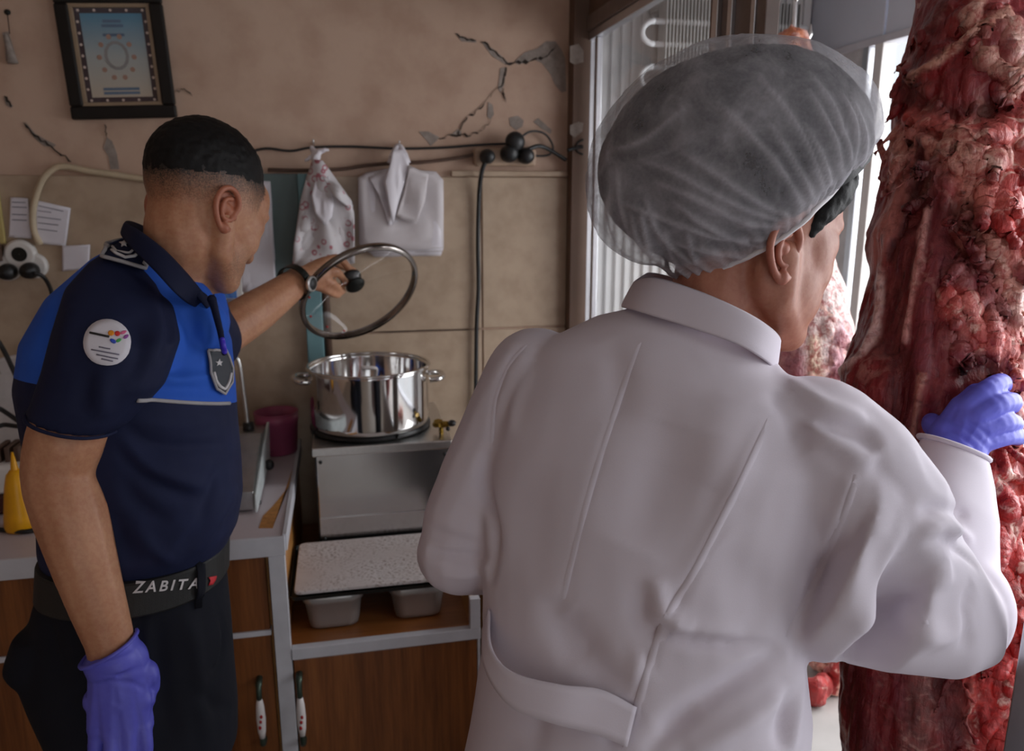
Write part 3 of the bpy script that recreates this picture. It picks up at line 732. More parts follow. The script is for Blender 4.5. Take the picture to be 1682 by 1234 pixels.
# hair: skull cap of hair plus gathered bun that fills the net
bagc = P(1150, 272, .92)
bax = unit(P(965,325,.92)-P(1437,195,.89))          # long axis of the net, towards the back of the sack
bup = unit(CU - bax*np.dot(CU,bax)); bdp = np.cross(bax, bup)
hg = [ell(LW(0,-.010,.036), (.082*SW,.103*SW,.091*SW), HW, 24, 16), ell(P(1203,256,.90), (.155,.118,.103), (bax,bup,bdp), 40, 24), ell(P(1165,380,.905), (.058,.042,.058), (bax,bup,bdp))]
hv, hf = fuse(hg, .006, 4)
hv = np.array(hv); N_ = vnormals(hv, hf)
hv = hv + N_*(.0022*fbm(hv, 22, 3)+.001*fbm(hv, 70, 5))[:,None]
def keep(p):
    y_ = (p-cw)@HW[1]/SW
    return (p-cw)@HW[2]/SW - np.where(y_ > 0, .87*y_+.0187, .0187+1.5*y_)
hv, hf, _s = cut_open(hv, hf, keep(hv)-.006)
mk('hair', (hv, hf), M['hair'], woman, smooth=True, fixn=False)
# dark hair at the temple in front of the ear, below the net
sb = [LW(.066,.024,.0), LW(.066,.032,.020), LW(.061,.050,.042), LW(.050,.068,.062), LW(.034,.082,.076)]
sv_ = fuse([ctube(sb, [.009,.016,.021,.021,.018], 12)], .003, 3); sv_ = (np.array(sv_[0]), sv_[1]); sv_ = (sv_[0]+vnormals(*sv_)*(.0016*fbm(sv_[0],150,8,2))[:,None], sv_[1])
mk('sideburn', sv_, M['hair'], woman, smooth=True, fixn=False)

# --- hair net: a swollen sack closed by an elastic edge running from the forehead behind the ears to the nape
ng = [ell(LW(0,-.008,.040), (.094*SW,.114*SW,.101*SW), HW, 32, 20), ell(P(1200,256,.90), (.166,.128,.115), (bax,bup,bdp), 40, 24), ell(P(1060,318,.91), (.068,.085,.085), (bax,bup,bdp), 32, 20), ell(P(1165,385,.905), (.07,.052,.07), (bax,bup,bdp), 32, 20)]
V, F = fuse(ng, .0034, 12); V = np.array(V)
V, F, s_ = cut_open(V, F, keep(V))
pn = unit(HW[2]-.87*HW[1]); pc_ = LW(0,-.008,.097+.87*(-.098)); e1 = HW[0]; e2 = np.cross(pn, e1)
q = V-pc_; an = np.arctan2(q@e2, q@e1); rad = np.hypot(q@e1, q@e2)
def rim_r(a): return SW/np.sqrt((np.cos(a)/.086)**2+(np.sin(a)/.122)**2)*1.0
w = np.exp(-(s_/.017)**1.3); rt = rim_r(an); ct = np.minimum(rad, rt*1.0+.004)
V = V + (((ct-rad)*w)/np.maximum(rad,1e-5))[:,None]*((q@e1)[:,None]*e1+(q@e2)[:,None]*e2)
from collections import Counter
ec = Counter(tuple(sorted((f[i], f[(i+1)%len(f)]))) for f in F for i in range(len(f)))
bi = np.array(sorted({i for e, n in ec.items() if n == 1 for i in e})); q = V-pc_; an = np.arctan2(q@e2, q@e1); ba = an[bi]; bpt = V[bi].copy()
for i in bi:
    d = np.abs((ba-an[i]+math.pi) % (2*math.pi)-math.pi); w = np.exp(-(d/.05)**2); V[i] = (bpt*w[:,None]).sum(0)/w.sum()
N_ = vnormals(V, F)
pl = np.zeros(len(V))
for fr, am, ph in ((31,1,.3),(47,.8,1.7),(65,.6,4.0),(19,.7,2.2)): pl += am*np.sin(fr*an+ph+3*np.sin(an*5+ph)+s_*30)
fade = np.exp(-s_/.040)*(1-np.exp(-s_/.004)); body_ = 1-np.exp(-s_/.03)
V = V + N_*(.0020*pl*fade + .0035*fbm(V, 14, 11, 3)*body_)[:,None]
crz = np.abs(fbm(V, 12, 21, 4)); ridge = np.exp(-(crz/.05)**2)
V = V + N_*(.0010*ridge*body_)[:,None]
net_lines = [[(1310,362),(1250,335),(1180,290),(1120,250)], [(1290,372),(1220,365),(1150,330),(1080,300)], [(1330,350),(1280,280),(1230,220),(1180,170)], [(1360,335),(1330,250),(1290,180),(1250,130)],
    [(1385,310),(1370,230),(1330,150)], [(1275,395),(1180,390),(1090,360),(1010,330)], [(1400,290),(1405,210),(1380,150)], [(1180,455),(1120,420),(1080,380),(1060,330)], [(1240,425),(1170,415),(1110,400)],
    [(1040,400),(1020,340),(1015,280)], [(1330,120),(1370,180),(1390,240)], [(1100,445),(1050,400),(1035,350)], [(1000,250),(1060,230),(1120,180)], [(1345,342),(1300,262),(1262,200)],
    [(1322,352),(1295,300),(1265,255),(1225,215)], [(1370,325),(1352,265),(1322,205)], [(1395,300),(1392,240),(1362,175)], [(1415,280),(1420,220),(1400,165)], [(1300,366),(1240,350),(1170,318),(1100,280),(1050,262)], [(1270,410),(1220,398),(1160,372),(1110,335)], [(1150,452),(1135,410),(1128,370)], [(1120,448),(1100,410),(1090,372)], [(1010,400),(1000,350),(1004,310)], [(1070,432),(1060,392),(1052,352)]]
bvh = bvh_of(V, F); lk = np.zeros(len(V))
for q in net_lines:
    L = [h[0] for h in (hit(bvh, *p) for p in smooth_line([A3(*c) for c in q], 8)) if h is not None]
    if len(L) > 2:
        D, S = dist_to_line(V, L); lk = np.maximum(lk, (.65*np.exp(-(D/.0024)**2)+.35*np.exp(-(D/.008)**2))*np.sin(np.pi*np.clip(S*.9+.05,0,1))**.5)
V = V + N_*(.0035*lk)[:,None]
t = NT('nonwoven_net'); v = t.coords(); a = t.noise(v, 17, 5, .6, .5); b = t.noise(v, 260, 2)
op = t.math('ADD', t.math('MULTIPLY', t.attr('bunch'), .85), t.ramp(a, [(.32,(.26,)*3),(.5,(.44,)*3),(.68,(.72,)*3)]), True)
op = t.math('ADD', op, t.math('MULTIPLY', t.math('SUBTRACT', b, .5), .22), True)
tr_ = t.n('ShaderNodeBsdfTransparent'); df = t.n('ShaderNodeBsdfDiffuse'); df.inputs[0].default_value = (.70,.67,.71,1)
tl = t.n('ShaderNodeBsdfTranslucent'); tl.inputs[0].default_value = (.78,.78,.84,1)
m1 = t.n('ShaderNodeMixShader'); m1.inputs[0].default_value = .5; t.l(df.outputs[0], m1.inputs[1]); t.l(tl.outputs[0], m1.inputs[2])
m2 = t.n('ShaderNodeMixShader'); t.l(op, m2.inputs[0]); t.l(tr_.outputs[0], m2.inputs[1]); t.l(m1.outputs[0], m2.inputs[2]); t.l(m2.outputs[0], t.out.inputs[0])
M['net'] = t.m
cap = mk('hair_net', (V, F), M['net'], woman, smooth=True, fixn=False)
bunch = np.clip(.6*lk + .10*ridge*body_ + .45*np.exp(-s_/.012) + .3*np.clip(pl,0,2)*fade, 0, 1)
set_attr(cap, 'bunch', bunch)
ba = an[bi]; bpt = V[bi]
rim = []
for a in np.linspace(-math.pi, math.pi, 64, endpoint=False):
    d = np.abs((ba-a+math.pi) % (2*math.pi)-math.pi); w = np.exp(-(d/.06)**2); rim.append((bpt*w[:,None]).sum(0)/w.sum())
mk('elastic_edge', tube(rim, .003, 6, closed=True), M['whitethread'], cap, smooth=True)

# --- coat
UPW = unit(P(1150,540,.93)-P(1010,1150,.93))
def RG(l, r, t, e=2.2, n=36): return ering(P(*l), P(*r), t, UPW, n, e)
torso = loft([RG((1050,505,.955),(1262,575,.88),.055), RG((985,520,.965),(1300,628,.865),.068), RG((880,575,.985),(1385,700,.83),.085), RG((820,700,.985),(1392,800,.82),.105),
    RG((800,830,.975),(1350,905,.83),.115), RG((803,960,.965),(1330,1010,.84),.118), RG((801,1050,.955),(1325,1090,.845),.12), RG((787,1140,.95),(1335,1190,.845),.13), RG((764,1260,.945),(1322,1310,.84),.138)]
    + [[np.array(p)*A3(1.0,1,1)+A3(0,0,-dz)+(np.array(p)-base)*A3(k,k,0) for p in RG((764,1260,.945),(1322,1310,.84),.138)] for dz, k in ((.2,.04),(.42,.08))])
slR = loft([RG((1425,692,.835),(1285,1050,.835),.09), RG((1455,745,.845),(1330,1082,.845),.092), RG((1484,798,.86),(1430,1098,.86),.09), RG((1508,835,.885),(1545,1106,.89),.082),
    RG((1530,850,.91),(1600,1082,.92),.075), RG((1520,850,.935),(1624,1030,.945),.066)], True)
slR2 = loft([RG((1500,920,.945),(1622,1010,.945),.062), RG((1503,850,.965),(1624,945,.97),.058), RG((1508,790,.99),(1624,860,1.0),.053), RG((1515,745,1.015),(1620,800,1.02),.047), RG((1521,718,1.03),(1612,756,1.03),.043)], True)
slL = [ctube([P(880,625,.985), P(842,700,.985), P(800,790,.98), P(768,860,.975), P(755,905,.975)], [.066,.064,.062,.058,.052], 14),
       ctube([P(755,905,.975), P(800,915,1.06), P(850,905,1.15)], [.054,.05,.045], 14)]
cv, cf = fuse([torso, slR, slR2, ell(P(1575,1000,.935),(.06,.06,.07)), ctube([P(1330,745,.855),P(1385,790,.84),P(1430,850,.85)],[.085,.085,.085],16)]+slL, .0045, 8)
fo = [  # creases (negative) and ridges (positive), drawn where the cloth folds
 ([(868,560),(835,600),(812,660),(805,740)], .005, -.003), ([(800,740),(796,800),(812,880),(806,960)], .010, -.012),
 ([(1052,548),(1020,640),(985,745),(955,850),(935,930),(918,1000)], .005, -.0012), ([(1268,690),(1230,770),(1185,860),(1140,945),(1098,1015),(1070,1090),(1050,1150)], .005, -.0018),
 ([(1262,690),(1222,770),(1176,860),(1130,945)], .010, .004),
 ([(1412,780),(1388,850),(1352,930),(1318,1000),(1284,1064)], .006, -.0035), ([(1400,780),(1375,850),(1340,930)], .010, .004),
 ([(1060,1030),(1120,1048),(1200,1060),(1282,1064)], .008, -.008), ([(1060,1015),(1130,1030),(1220,1040)], .013, .006),
 ([(1290,1070),(1230,1110),(1160,1150),(1080,1200)], .012, -.010), ([(1320,1090),(1270,1150),(1200,1200),(1130,1240)], .014, .009),
 ([(1290,1110),(1285,1180),(1280,1234)], .012, -.007), ([(1320,1100),(1305,1180),(1300,1234)], .010, .006),
 ([(1270,600),(1310,640),(1370,672),(1425,690)], .014, .006), ([(1300,650),(1350,690),(1410,710),(1440,740)], .012, -.008), ([(1320,690),(1380,735),(1440,765)], .012, .007),
 ([(1270,640),(1300,690),(1330,740)], .012, -.006), ([(1430,760),(1470,790),(1500,830)], .012, -.006),
 ([(1505,850),(1545,835),(1590,850)], .008, -.006), ([(1505,870),(1550,862),(1600,890)], .008, .007), ([(1510,890),(1555,890),(1605,930)], .008, -.006),
 ([(1470,860),(1525,890),(1545,935),(1545,970)], .020, .009), ([(1480,985),(1500,1030),(1550,1045),(1600,1005)], .018, .009),
 ([(1600,960),(1585,1010),(1590,1070)], .010, -.006), ([(1380,990),(1450,1040),(1520,1075)], .02, .005), ([(1440,880),(1450,950),(1470,1010)], .025, -.006),
 ([(700,870),(740,885),(800,900)], .008, -.005), ([(700,905),(745,915),(805,915)], .008, -.007), ([(720,945),(770,945),(805,930)], .007, .004),
 ([(880,600),(850,660),(840,720)], .012, .004), ([(1000,560),(1015,620),(1010,690)], .02, -.004), ([(1120,700),(1080,800),(1040,900)], .04, -.008), ([(1200,650),(1190,730),(1160,800)], .04, .006),
 ([(880,760),(870,860),(880,960)], .04, -.005), ([(1075,950),(1090,1000),(1130,1040)], .012, .007), ([(1060,960),(1050,1010),(1080,1050)], .012, -.006), ([(1180,900),(1230,960),(1270,1010)], .03, -.005),
 ([(930,1010),(980,1090),(1040,1110)], .02, -.010), ([(960,1080),(1030,1100),(1060,1080)], .016, .006), ([(1000,1234),(1010,1190),(1050,1160)], .012, -.005), ([(860,1130),(880,1180),(870,1234)], .02, -.005),
 ([(900,980),(920,1040),(950,1090)], .018, -.006), ([(1150,1170),(1100,1200),(1060,1240)], .010, -.006)]
fo = [(a, w*.85, d*(1.15 if np.mean([q[0] for q in a]) > 1255 else (1.3 if np.mean([q[1] for q in a]) > 930 else 1.2))) for a, w, d in fo]
cv = strokes(np.array(cv), cf, fo)
cv = relax(cv, cf, 1); N_ = vnormals(cv, cf); cv = cv + N_*(.0022*fbm(cv, 9, 31, 3))[:,None]
coat = mk('coat', (cv, cf), M['coat'], woman, smooth=True, fixn=False)
cbvh = bvh_of(cv, cf)
def welt(pts, w, h, bvh, name='seam', flip=1):
    """overlapped seam: narrow ribbon, one edge flush, the other standing proud"""
    L = [q for q in (hit(bvh, *p) for p in smooth_line([A3(*c) for c in pts], 22)) if q is not None]
    pt = np.array([q[0] for q in L]); nm = np.array([q[1] for q in L]); V = []; n = len(pt)
    for _ in range(12):
        pt[1:-1] = (pt[:-2]+2*pt[1:-1]+pt[2:])/4; nm[1:-1] = (nm[:-2]+2*nm[1:-1]+nm[2:])/4
    for i in range(n):
        tg = unit(pt[min(i+1,n-1)]-pt[max(i-1,0)]); sd_ = unit(np.cross(nm[i], tg))*flip
        e_ = min(1, 8*min(i, n-1-i)/n)
        V += [pt[i]-sd_*w*.5-nm[i]*.0008, pt[i]-sd_*w*.1+nm[i]*(h*.35*e_-.0003), pt[i]+sd_*w*.4+nm[i]*(h*e_-.0002), pt[i]+sd_*w*.5-nm[i]*.0025]
    F = [(4*i+k,4*i+k+1,4*i+k+5,4*i+k+4) for i in range(n-1) for k in range(3)]
    mk(name, (V,F), M['coat'], coat, smooth=True)
welt([(1052,548),(1020,640),(985,745),(955,850),(935,930),(918,1000)], .012, .0016, cbvh)
welt([(1268,690),(1230,770),(1185,860),(1140,945),(1098,1015),(1070,1090),(1050,1160),(1030,1232)], .013, .0019, cbvh, flip=-1)
welt([(1412,780),(1388,850),(1352,930),(1318,1000),(1288,1058)], .013, .0017, cbvh, flip=-1)
welt([(868,560),(835,600),(812,660),(805,740)], .010, .0016, cbvh)
# stand collar: sheet with thickness
top = [(1066,447,.965),(1045,462,.94),(1075,455,.90),(1150,478,.865),(1225,512,.845),(1268,540,.85),(1280,556,.875),(1262,545,.93),(1200,500,.985),(1120,460,.99)]
bot = [(1034,500,.97),(1022,506,.935),(1050,515,.885),(1130,540,.852),(1205,566,.832),(1248,590,.835),(1272,608,.865),(1262,590,.93),(1190,540,.995),(1100,505,1.0)]
tp = smooth_line([P(*q) for q in top+[top[0],top[1]]], 6)[:60]; bt = smooth_line([P(*q) for q in bot+[bot[0],bot[1]]], 6)[:60]
rings = [bt, [(a*.5+b*.5) for a, b in zip(bt,tp)], tp]
g = loft(rings, False); co = mk('collar', g, M['coat'], coat, smooth=True); sd = co.modifiers.new('s','SOLIDIFY'); sd.thickness = .003; sd.offset = 1; ss_ = co.modifiers.new('ss','SUBSURF'); ss_.levels = 1; ss_.render_levels = 1
# loose half belt
bl_t = [(806,1000),(832,1058),(868,1098),(930,1120),(990,1135),(1048,1160)]; bl_b = [(800,1035),(826,1095),(860,1150),(920,1180),(975,1200),(1032,1224)]
lift = [.002,.022,.028,.02,.010,.004]
A_, B_ = [], []
for q, l in zip(bl_t, lift): h = hit(cbvh, *q); A_.append(h[0]+unit(h[1])*l - A3(0,0,0))
for q, l in zip(bl_b, lift): h = hit(cbvh, *q); B_.append(h[0]+unit(h[1])*(l+.003))
A_ = smooth_line(A_, 8); B_ = smooth_line(B_, 8); n = len(A_)
V = []; rowsb = 6
for j in range(rowsb):
    for i in range(n): V.append(A_[i]*(1-j/(rowsb-1))+B_[i]*(j/(rowsb-1)))
F = [(j*n+i, j*n+i+1, (j+1)*n+i+1, (j+1)*n+i) for j in range(rowsb-1) for i in range(n-1)]
bo = mk('half_belt', (V, F), M['coat'], coat, smooth=True); sd = bo.modifiers.new('s','SOLIDIFY'); sd.thickness = .003; sd.offset = 0
# cuff edge
cr_ = RG((1518,716,1.032),(1614,756,1.032),.0445); mk('cuff', tube(cr_, .0032, 8, closed=True), M['coat'], coat, smooth=True)
# gloved right hand on the meat
ch = [([P(1590,668,1.045),P(1622,640,1.045),P(1644,628,1.065),P(1650,634,1.10)], [.0145,.0135,.0125,.010]),
      ([P(1606,684,1.035),P(1640,664,1.035),P(1662,660,1.062),P(1662,668,1.10)], [.0150,.0140,.0130,.011]),
      ([P(1614,706,1.035),P(1648,694,1.04),P(1665,696,1.068),P(1660,702,1.10)], [.0140,.0135,.0125,.010]),
      ([P(1612,728,1.04),P(1652,718,1.05),P(1674,718,1.075),P(1670,722,1.10)], [.0135,.0120,.0110,.009]),
      ([P(1556,716,1.05),P(1534,700,1.08),P(1532,690,1.11),P(1550,676,1.13)], [.016,.015,.012,.010])]
pm = [([P(1570,745,1.045),P(1592,672,1.047)], [.029,.0165]), ([P(1572,745,1.045),P(1607,690,1.04)], [.028,.018]), ([P(1578,748,1.045),P(1612,710,1.04)], [.028,.0165]), ([P(1584,750,1.045),P(1612,730,1.045)], [.027,.014]),
      ([P(1560,735,1.05),P(1556,712,1.055)], [.028,.022]), ([P(1562,705,1.06),P(1582,672,1.056),P(1604,648,1.056)], [.022,.019,.015]), ([P(1566,790,1.03),P(1570,745,1.045)], [.030,.030])]
gv, gf = fuse(hand_geo(ch, pm), .0022, 4)
gv = strokes(np.array(gv), gf, [([(1560,690),(1600,715),(1625,740)], .003, -.0016), ([(1575,680),(1612,705),(1635,730)], .003, -.0014), ([(1550,700),(1590,725),(1612,750)], .003, -.0016), ([(1590,690),(1620,705)], .003, .0012)])
mk('glove', (gv, gf), M['glove'], woman, smooth=True, fixn=False)
# shoes and trousers
for s in (-1,1):
    hp = pel+sw*.085*s; an = hp*A3(1,1,0)
    mk('trouser_leg', ctube([hp, an+A3(0,0,.48)+fw*.03, an+A3(0,0,.10)], [.095,.075,.06], 14), M['trouser'], woman, smooth=True)
    sv = fuse([ctube([an+A3(0,0,.05)-fw*.03, an+A3(0,0,.045)+fw*.13], [.05,.042], 12), ctube([an+A3(0,0,.1),an+A3(0,0,.05)],[.05,.05])], .006, 4)
    sv[0][:,2] = np.maximum(sv[0][:,2], 0.0); mk('shoe', sv, M['shoe'], woman, smooth=True, fixn=False)

# ================================================================== officer
HO = head_axes(30, 28); SO = 1.0
earo = P(376, 350, 1.20)
co_ = earo - SO*(HO[0]*.076 + HO[1]*(-.008) + HO[2]*(-.02))
LO = lambda x,y,z: co_ + SO*(HO[0]*x+HO[1]*y+HO[2]*z)
fo_ = unit(math.cos(math.radians(62))*HF+math.sin(math.radians(62))*HR); so_ = np.cross(fo_, HZ)
DT = 1.26
off = thing('person', 'officer in blue and navy polo shirt lifting a pot lid', 'person', tuple(P(230,960,DT)*A3(1,1,0)))
nbo = P(268, 440, 1.24)
shN, shF = P(190, 535, 1.18), P(285, 530, 1.36)
elN, wrN = P(100, 775, 1.12), P(182, 1062, 1.13)
elF, wrF = P(335, 560, 1.50), P(492, 460, 1.76)
pelo = P(225, 985, DT+.02)
body = head_geo(co_, HO, SO)
body += [ctube([LO(0,-.02,-.02), LO(0,-.015,-.06), P(305,395,1.225), P(284,440,1.245), nbo-A3(0,0,.06)], [.06,.059,.057,.058,.06]), ctube([nbo-A3(0,0,.05), P(228,600,DT), P(240,800,DT), pelo], [.07,.10,.09,.085], 16),
         ctube([nbo-A3(0,0,.08), shN],[.05,.045]), ctube([nbo-A3(0,0,.08), shF],[.05,.045]),
         ctube(smooth_line([P(180,545,1.16), P(122,690,1.115), elN, P(118,850,1.115), P(150,960,1.12), P(178,1045,1.13)],3), list(np.interp(np.linspace(0,1,16),[0,.2,.4,.6,.8,1],[.045,.055,.051,.050,.041,.034]))),
         ctube(smooth_line([shF, elF, P(420,512,1.63), wrF],3), list(np.interp(np.linspace(0,1,10),[0,.33,.66,1],[.052,.048,.044,.031]))),
         ctube([P(178,1045,1.13), P(186,1090,1.14)],[.033,.031])]
body += legs(pelo, so_, fo_, .05, .06)
# far hand round the lid knob
kn = P(570, 463, 1.90)
body += hand_geo([([P(532,430,1.80),P(556,424,1.83),P(572,440,1.87),P(578,452,1.885)],[.0115,.0105,.009,.008]),
                  ([P(530,446,1.80),P(552,446,1.82),P(562,456,1.86),P(570,464,1.875)],[.0115,.0105,.009,.008]),
                  ([P(526,460,1.80),P(546,466,1.82),P(556,474,1.86),P(564,478,1.875)],[.011,.0105,.009,.008]),
                  ([P(520,470,1.80),P(538,478,1.82),P(548,484,1.85),P(556,486,1.87)],[.0105,.0095,.008,.0075]),
                  ([P(512,440,1.78),P(540,428,1.86),P(566,438,1.91),P(582,446,1.925)],[.014,.012,.0105,.009])],
                 [([wrF, P(528,436,1.80)],[.026,.018]), ([wrF, P(528,452,1.80)],[.027,.019]), ([wrF, P(520,466,1.80)],[.025,.017])])
bo_ = fuse(body, .0044, 5); nb = len(bo_[0])
ears = [ear_geo(LO(.073,-.008,-.018), HO, SO*1.02, 1), ear_geo(LO(-.073,-.008,-.018), HO, SO*1.02, -1)]
full = join(bo_, *ears)
ob = mk('body', full, M['skin_m'], off, smooth=True, fixn=False)
V = np.array(full[0]); rel = V-co_; hx, hy, hz = rel@HO[0]/SO, rel@HO[1]/SO, rel@HO[2]/SO
# hairline height over head: high in front, fading at the sides and nape
line = .030 - .45*np.clip(-hy,0,.12) + .12*np.clip(hy,0,.1)
hd = np.clip((hz-line+.045)/.075, 0, 1)**1.2*((hy < .062+.2*(hz-.06)) & (np.linalg.norm(rel,axis=1) < .16))
hd[nb:] = 0
st_ = .26*np.exp(-((hz+.085)/.035)**2)*np.clip((hy-.005)/.03,0,1)*(np.abs(hx) < .07)*(np.linalg.norm(rel,axis=1) < .17)
fl = np.zeros(len(V)); fl[nb:] = .55
set_attr(ob, 'hair', np.clip(hd+st_,0,1)); set_attr(ob, 'flush', fl)
for s in (-1,1):
    mk('eye', ell(LO(.031*s,.075,-.002), (.0115,.0115,.0115), n=12), M['porcelain'], off, smooth=True)
    L = [LO(.031*s-.018*s*q, .096-.018*abs(q)-.002, .016+.004*(1-q*q)) for q in (-1,-.5,0,.5,1)]
    mk('eyebrow', ctube(L, [.0025,.004,.0045,.004,.003], 6), M['hair'], off, smooth=True)
hg = [ell(LO(0,-.010,.036), (.0775,.0985,.092), HO, 32, 22)]
hv, hf = fuse(hg, .0032, 2); hv = np.array(hv); N_ = vnormals(hv, hf); r_ = hv-co_
a, b, c = r_@HO[0]/SO, r_@HO[1]/SO, r_@HO[2]/SO
ln = .040 - .42*np.clip(-b-.01,0,.12) + .45*np.clip(b-.02,0,.1)
hv = hv + N_*(.0042*np.clip((c-ln)/.05,0,1)-.0015+.0012*fbm(hv,160,4,2))[:,None]
hf = [f for f in hf if all(c[i] > ln[i] for i in f)]
mk('hair', (hv, hf), M['hair'], off, smooth=True, fixn=False)

# --- polo shirt
UPO = A3(0,0,1)
def RO(l, r, t, e=2.2, n=36): return ering(P(*l), P(*r), t, UPO, n, e)
shirt = loft([RO((212,392,1.24),(318,440,1.27),.072), RO((165,420,1.25),(335,478,1.27),.11), RO((100,480,1.25),(352,525,1.27),.15), RO((68,548,DT),(366,575,DT),.165), RO((54,620,DT),(374,640,DT),.16),
    RO((62,695,DT),(380,695,DT),.15), RO((75,775,DT),(388,770,DT),.14), RO((80,840,DT),(392,820,DT),.132), RO((80,885,DT),(384,868,DT),.126), RO((84,910,DT),(366,904,DT),.112), RO((92,930,DT),(356,925,DT),.104)])
sv, sf = fuse([shirt, ctube([P(300,510,1.34), P(318,540,1.42)],[.075,.065]), ctube([P(300,505,1.235), P(328,535,1.235)],[.05,.045])], .005, 6)
fo = [([(230,600),(280,610),(350,590)], .012, -.006), ([(235,630),(290,640),(360,640)], .007, -.005), ([(240,615),(300,622),(365,615)], .008, .005), ([(300,470),(318,520),(310,570),(290,620)], .012, -.007), ([(330,510),(340,560),(330,610)], .012, .005),
      ([(200,700),(250,730),(320,735),(380,730)], .010, -.006), ([(190,730),(230,780),(290,810),(330,820)], .010, -.008), ([(195,720),(240,765),(300,790),(345,800)], .010, .006), ([(200,780),(230,830),(280,860)], .012, -.007), ([(215,690),(280,700),(370,690)], .010, .004),
      ([(380,745),(350,790),(330,850),(290,900)], .012, -.006), ([(390,800),(360,850),(320,910)], .012, .006), ([(190,840),(200,890),(230,930)], .012, -.006), ([(260,920),(310,870),(360,830)], .010, .005), ([(220,860),(250,900),(290,930)], .010, .006),
      ([(100,470),(80,540),(70,620)], .012, -.005)]
sv = strokes(np.array(sv), sf, fo)
_b = bvh_of(sv, sf); bA = hit(_b, 240, 656)[0]; bB = hit(_b, 366, 663)[0]      # the yoke seam dips towards the front
bh = unit((bB-bA)*A3(1,1,0)); bs = (bB[2]-bA[2])/np.dot(bB-bA, bh)
def zband(p): return bA[2]+bs*np.dot(np.asarray(p)-bA, bh)
t = NT('blue_and_navy_knit'); v = t.coords(); sp = t.n('ShaderNodeSeparateXYZ'); t.l(v, sp.inputs[0])
k = t.math('GREATER_THAN', t.math('SUBTRACT', sp.outputs[2], t.math('ADD', t.math('MULTIPLY', sp.outputs[0], bs*bh[0]), t.math('MULTIPLY', sp.outputs[1], bs*bh[1]))), bA[2]-bs*(bA@bh)); nz = t.noise(v, 7, 4); w_ = t.noise(v, 800, 2)
blue = t.ramp(nz, [(.3,lin((40,88,190))),(.7,lin((48,100,206)))]); nav = t.ramp(nz, [(.3,lin((25,31,60))),(.7,lin((31,38,72)))])
t.bump(w_, .12, .001); M['polo'] = t.set(Base_Color=t.mix(k, nav, blue), Roughness=.75, Specular_IOR_Level=.25)
polo = mk('polo_shirt', (sv, sf), M['polo'], off, smooth=True, fixn=False)
slv = loft([RO((176,412,1.19),(246,430,1.20),.03), RO((150,430,1.175),(262,462,1.19),.05), RO((116,470,1.155),(281,505,1.17),.07), RO((94,540,1.125),(292,562,1.145),.078), RO((78,605,1.115),(268,632,1.13),.074), RO((64,650,1.11),(215,692,1.12),.067), RO((57,670,1.11),(190,708,1.115),.063)])
nv, nf = fuse([slv], .0045, 5)
nv = strokes(np.array(nv), nf, [([(240,480),(262,540),(245,600),(215,650)], .014, .006), ([(262,470),(280,540),(262,600)], .010, -.006), ([(150,600),(140,650),(130,680)], .014, -.006), ([(170,600),(165,650),(170,690)], .014, .006), ([(120,500),(108,560),(100,620)], .014, .004), ([(215,520),(230,570),(215,630)], .012, -.005)])
slo = mk('sleeve', (nv, nf), M['navy'], off, smooth=True, fixn=False)
mk('sleeve', fuse([ctube([P(292,505,1.36), P(318,540,1.43), P(338,558,1.49)],[.08,.072,.066],14)], .005, 4), M['navy'], off, smooth=True, fixn=False)
ubv = bvh_of(np.vstack([sv, nv]), list(sf)+[tuple(i+len(sv) for i in f) for f in nf])
tbv = bvh_of(sv, sf); sbv = bvh_of(nv, nf)
# grey piping between blue yoke and navy body, sleeve hem
L = [h[0] for h in (hit(ubv, x, y) for x, y in smooth_line([A3(226,655),A3(280,658),A3(330,662),A3(377,663)], 8)) if h is not None]
hgt = [np.array([p[0],p[1],zband(p)]) for p in L]
mk('piping', tube(hgt, .0032, 6), M['grey_cord'], polo, smooth=True)
hm = RO((57,671,1.11),(190,709,1.115),.0635); mk('hem', tube(hm, .0028, 6, closed=True), M['navy'], slo, smooth=True)
# collar, folded
ct = [(208,360,1.20),(232,372,1.165),(272,402,1.150),(312,444,1.165),(342,482,1.20),(350,490,1.25),(340,455,1.30),(310,415,1.33),(270,385,1.33),(226,362,1.27)]
cb = [(196,386,1.19),(214,408,1.14),(252,444,1.118),(290,484,1.128),(318,506,1.15),(350,508,1.25),(352,480,1.32),(322,440,1.36),(274,405,1.36),(210,380,1.29)]
def onshirt(q, o_):
    h = hit(ubv, q[0], q[1]); return P(*q) if h is None or abs((h[0]-P(*q))@CW) > .09 else h[0]+unit(h[1])*o_
tp = smooth_line([P(*q) for q in ct+ct[:2]], 6)[:60]; bt = smooth_line([onshirt(q, .007) if k_ in (0,4) else P(*q) for k_, q in enumerate(cb)]+[onshirt(cb[0], .007), P(*cb[1])], 6)[:60]
inn = [np.array(q)*.93+P(275,432,1.25)*.07-A3(0,0,.03) for q in tp]
cl_ = mk('collar', loft([bt, [a*.45+b*.55+A3(0,0,.004) for a,b in zip(bt,tp)], tp, inn], False), M['collar'], polo, smooth=True)
sd = cl_.modifiers.new('s','SOLIDIFY'); sd.thickness = .003; q = cl_.modifiers.new('q','SUBSURF'); q.levels = 1; q.render_levels = 1
mk('placket', ctube([P(348,492,1.18), P(352,505,1.19), P(362,545,1.20), P(368,580,1.21)], [.007,.006,.005,.004], 8), M['collar'], polo, smooth=True)
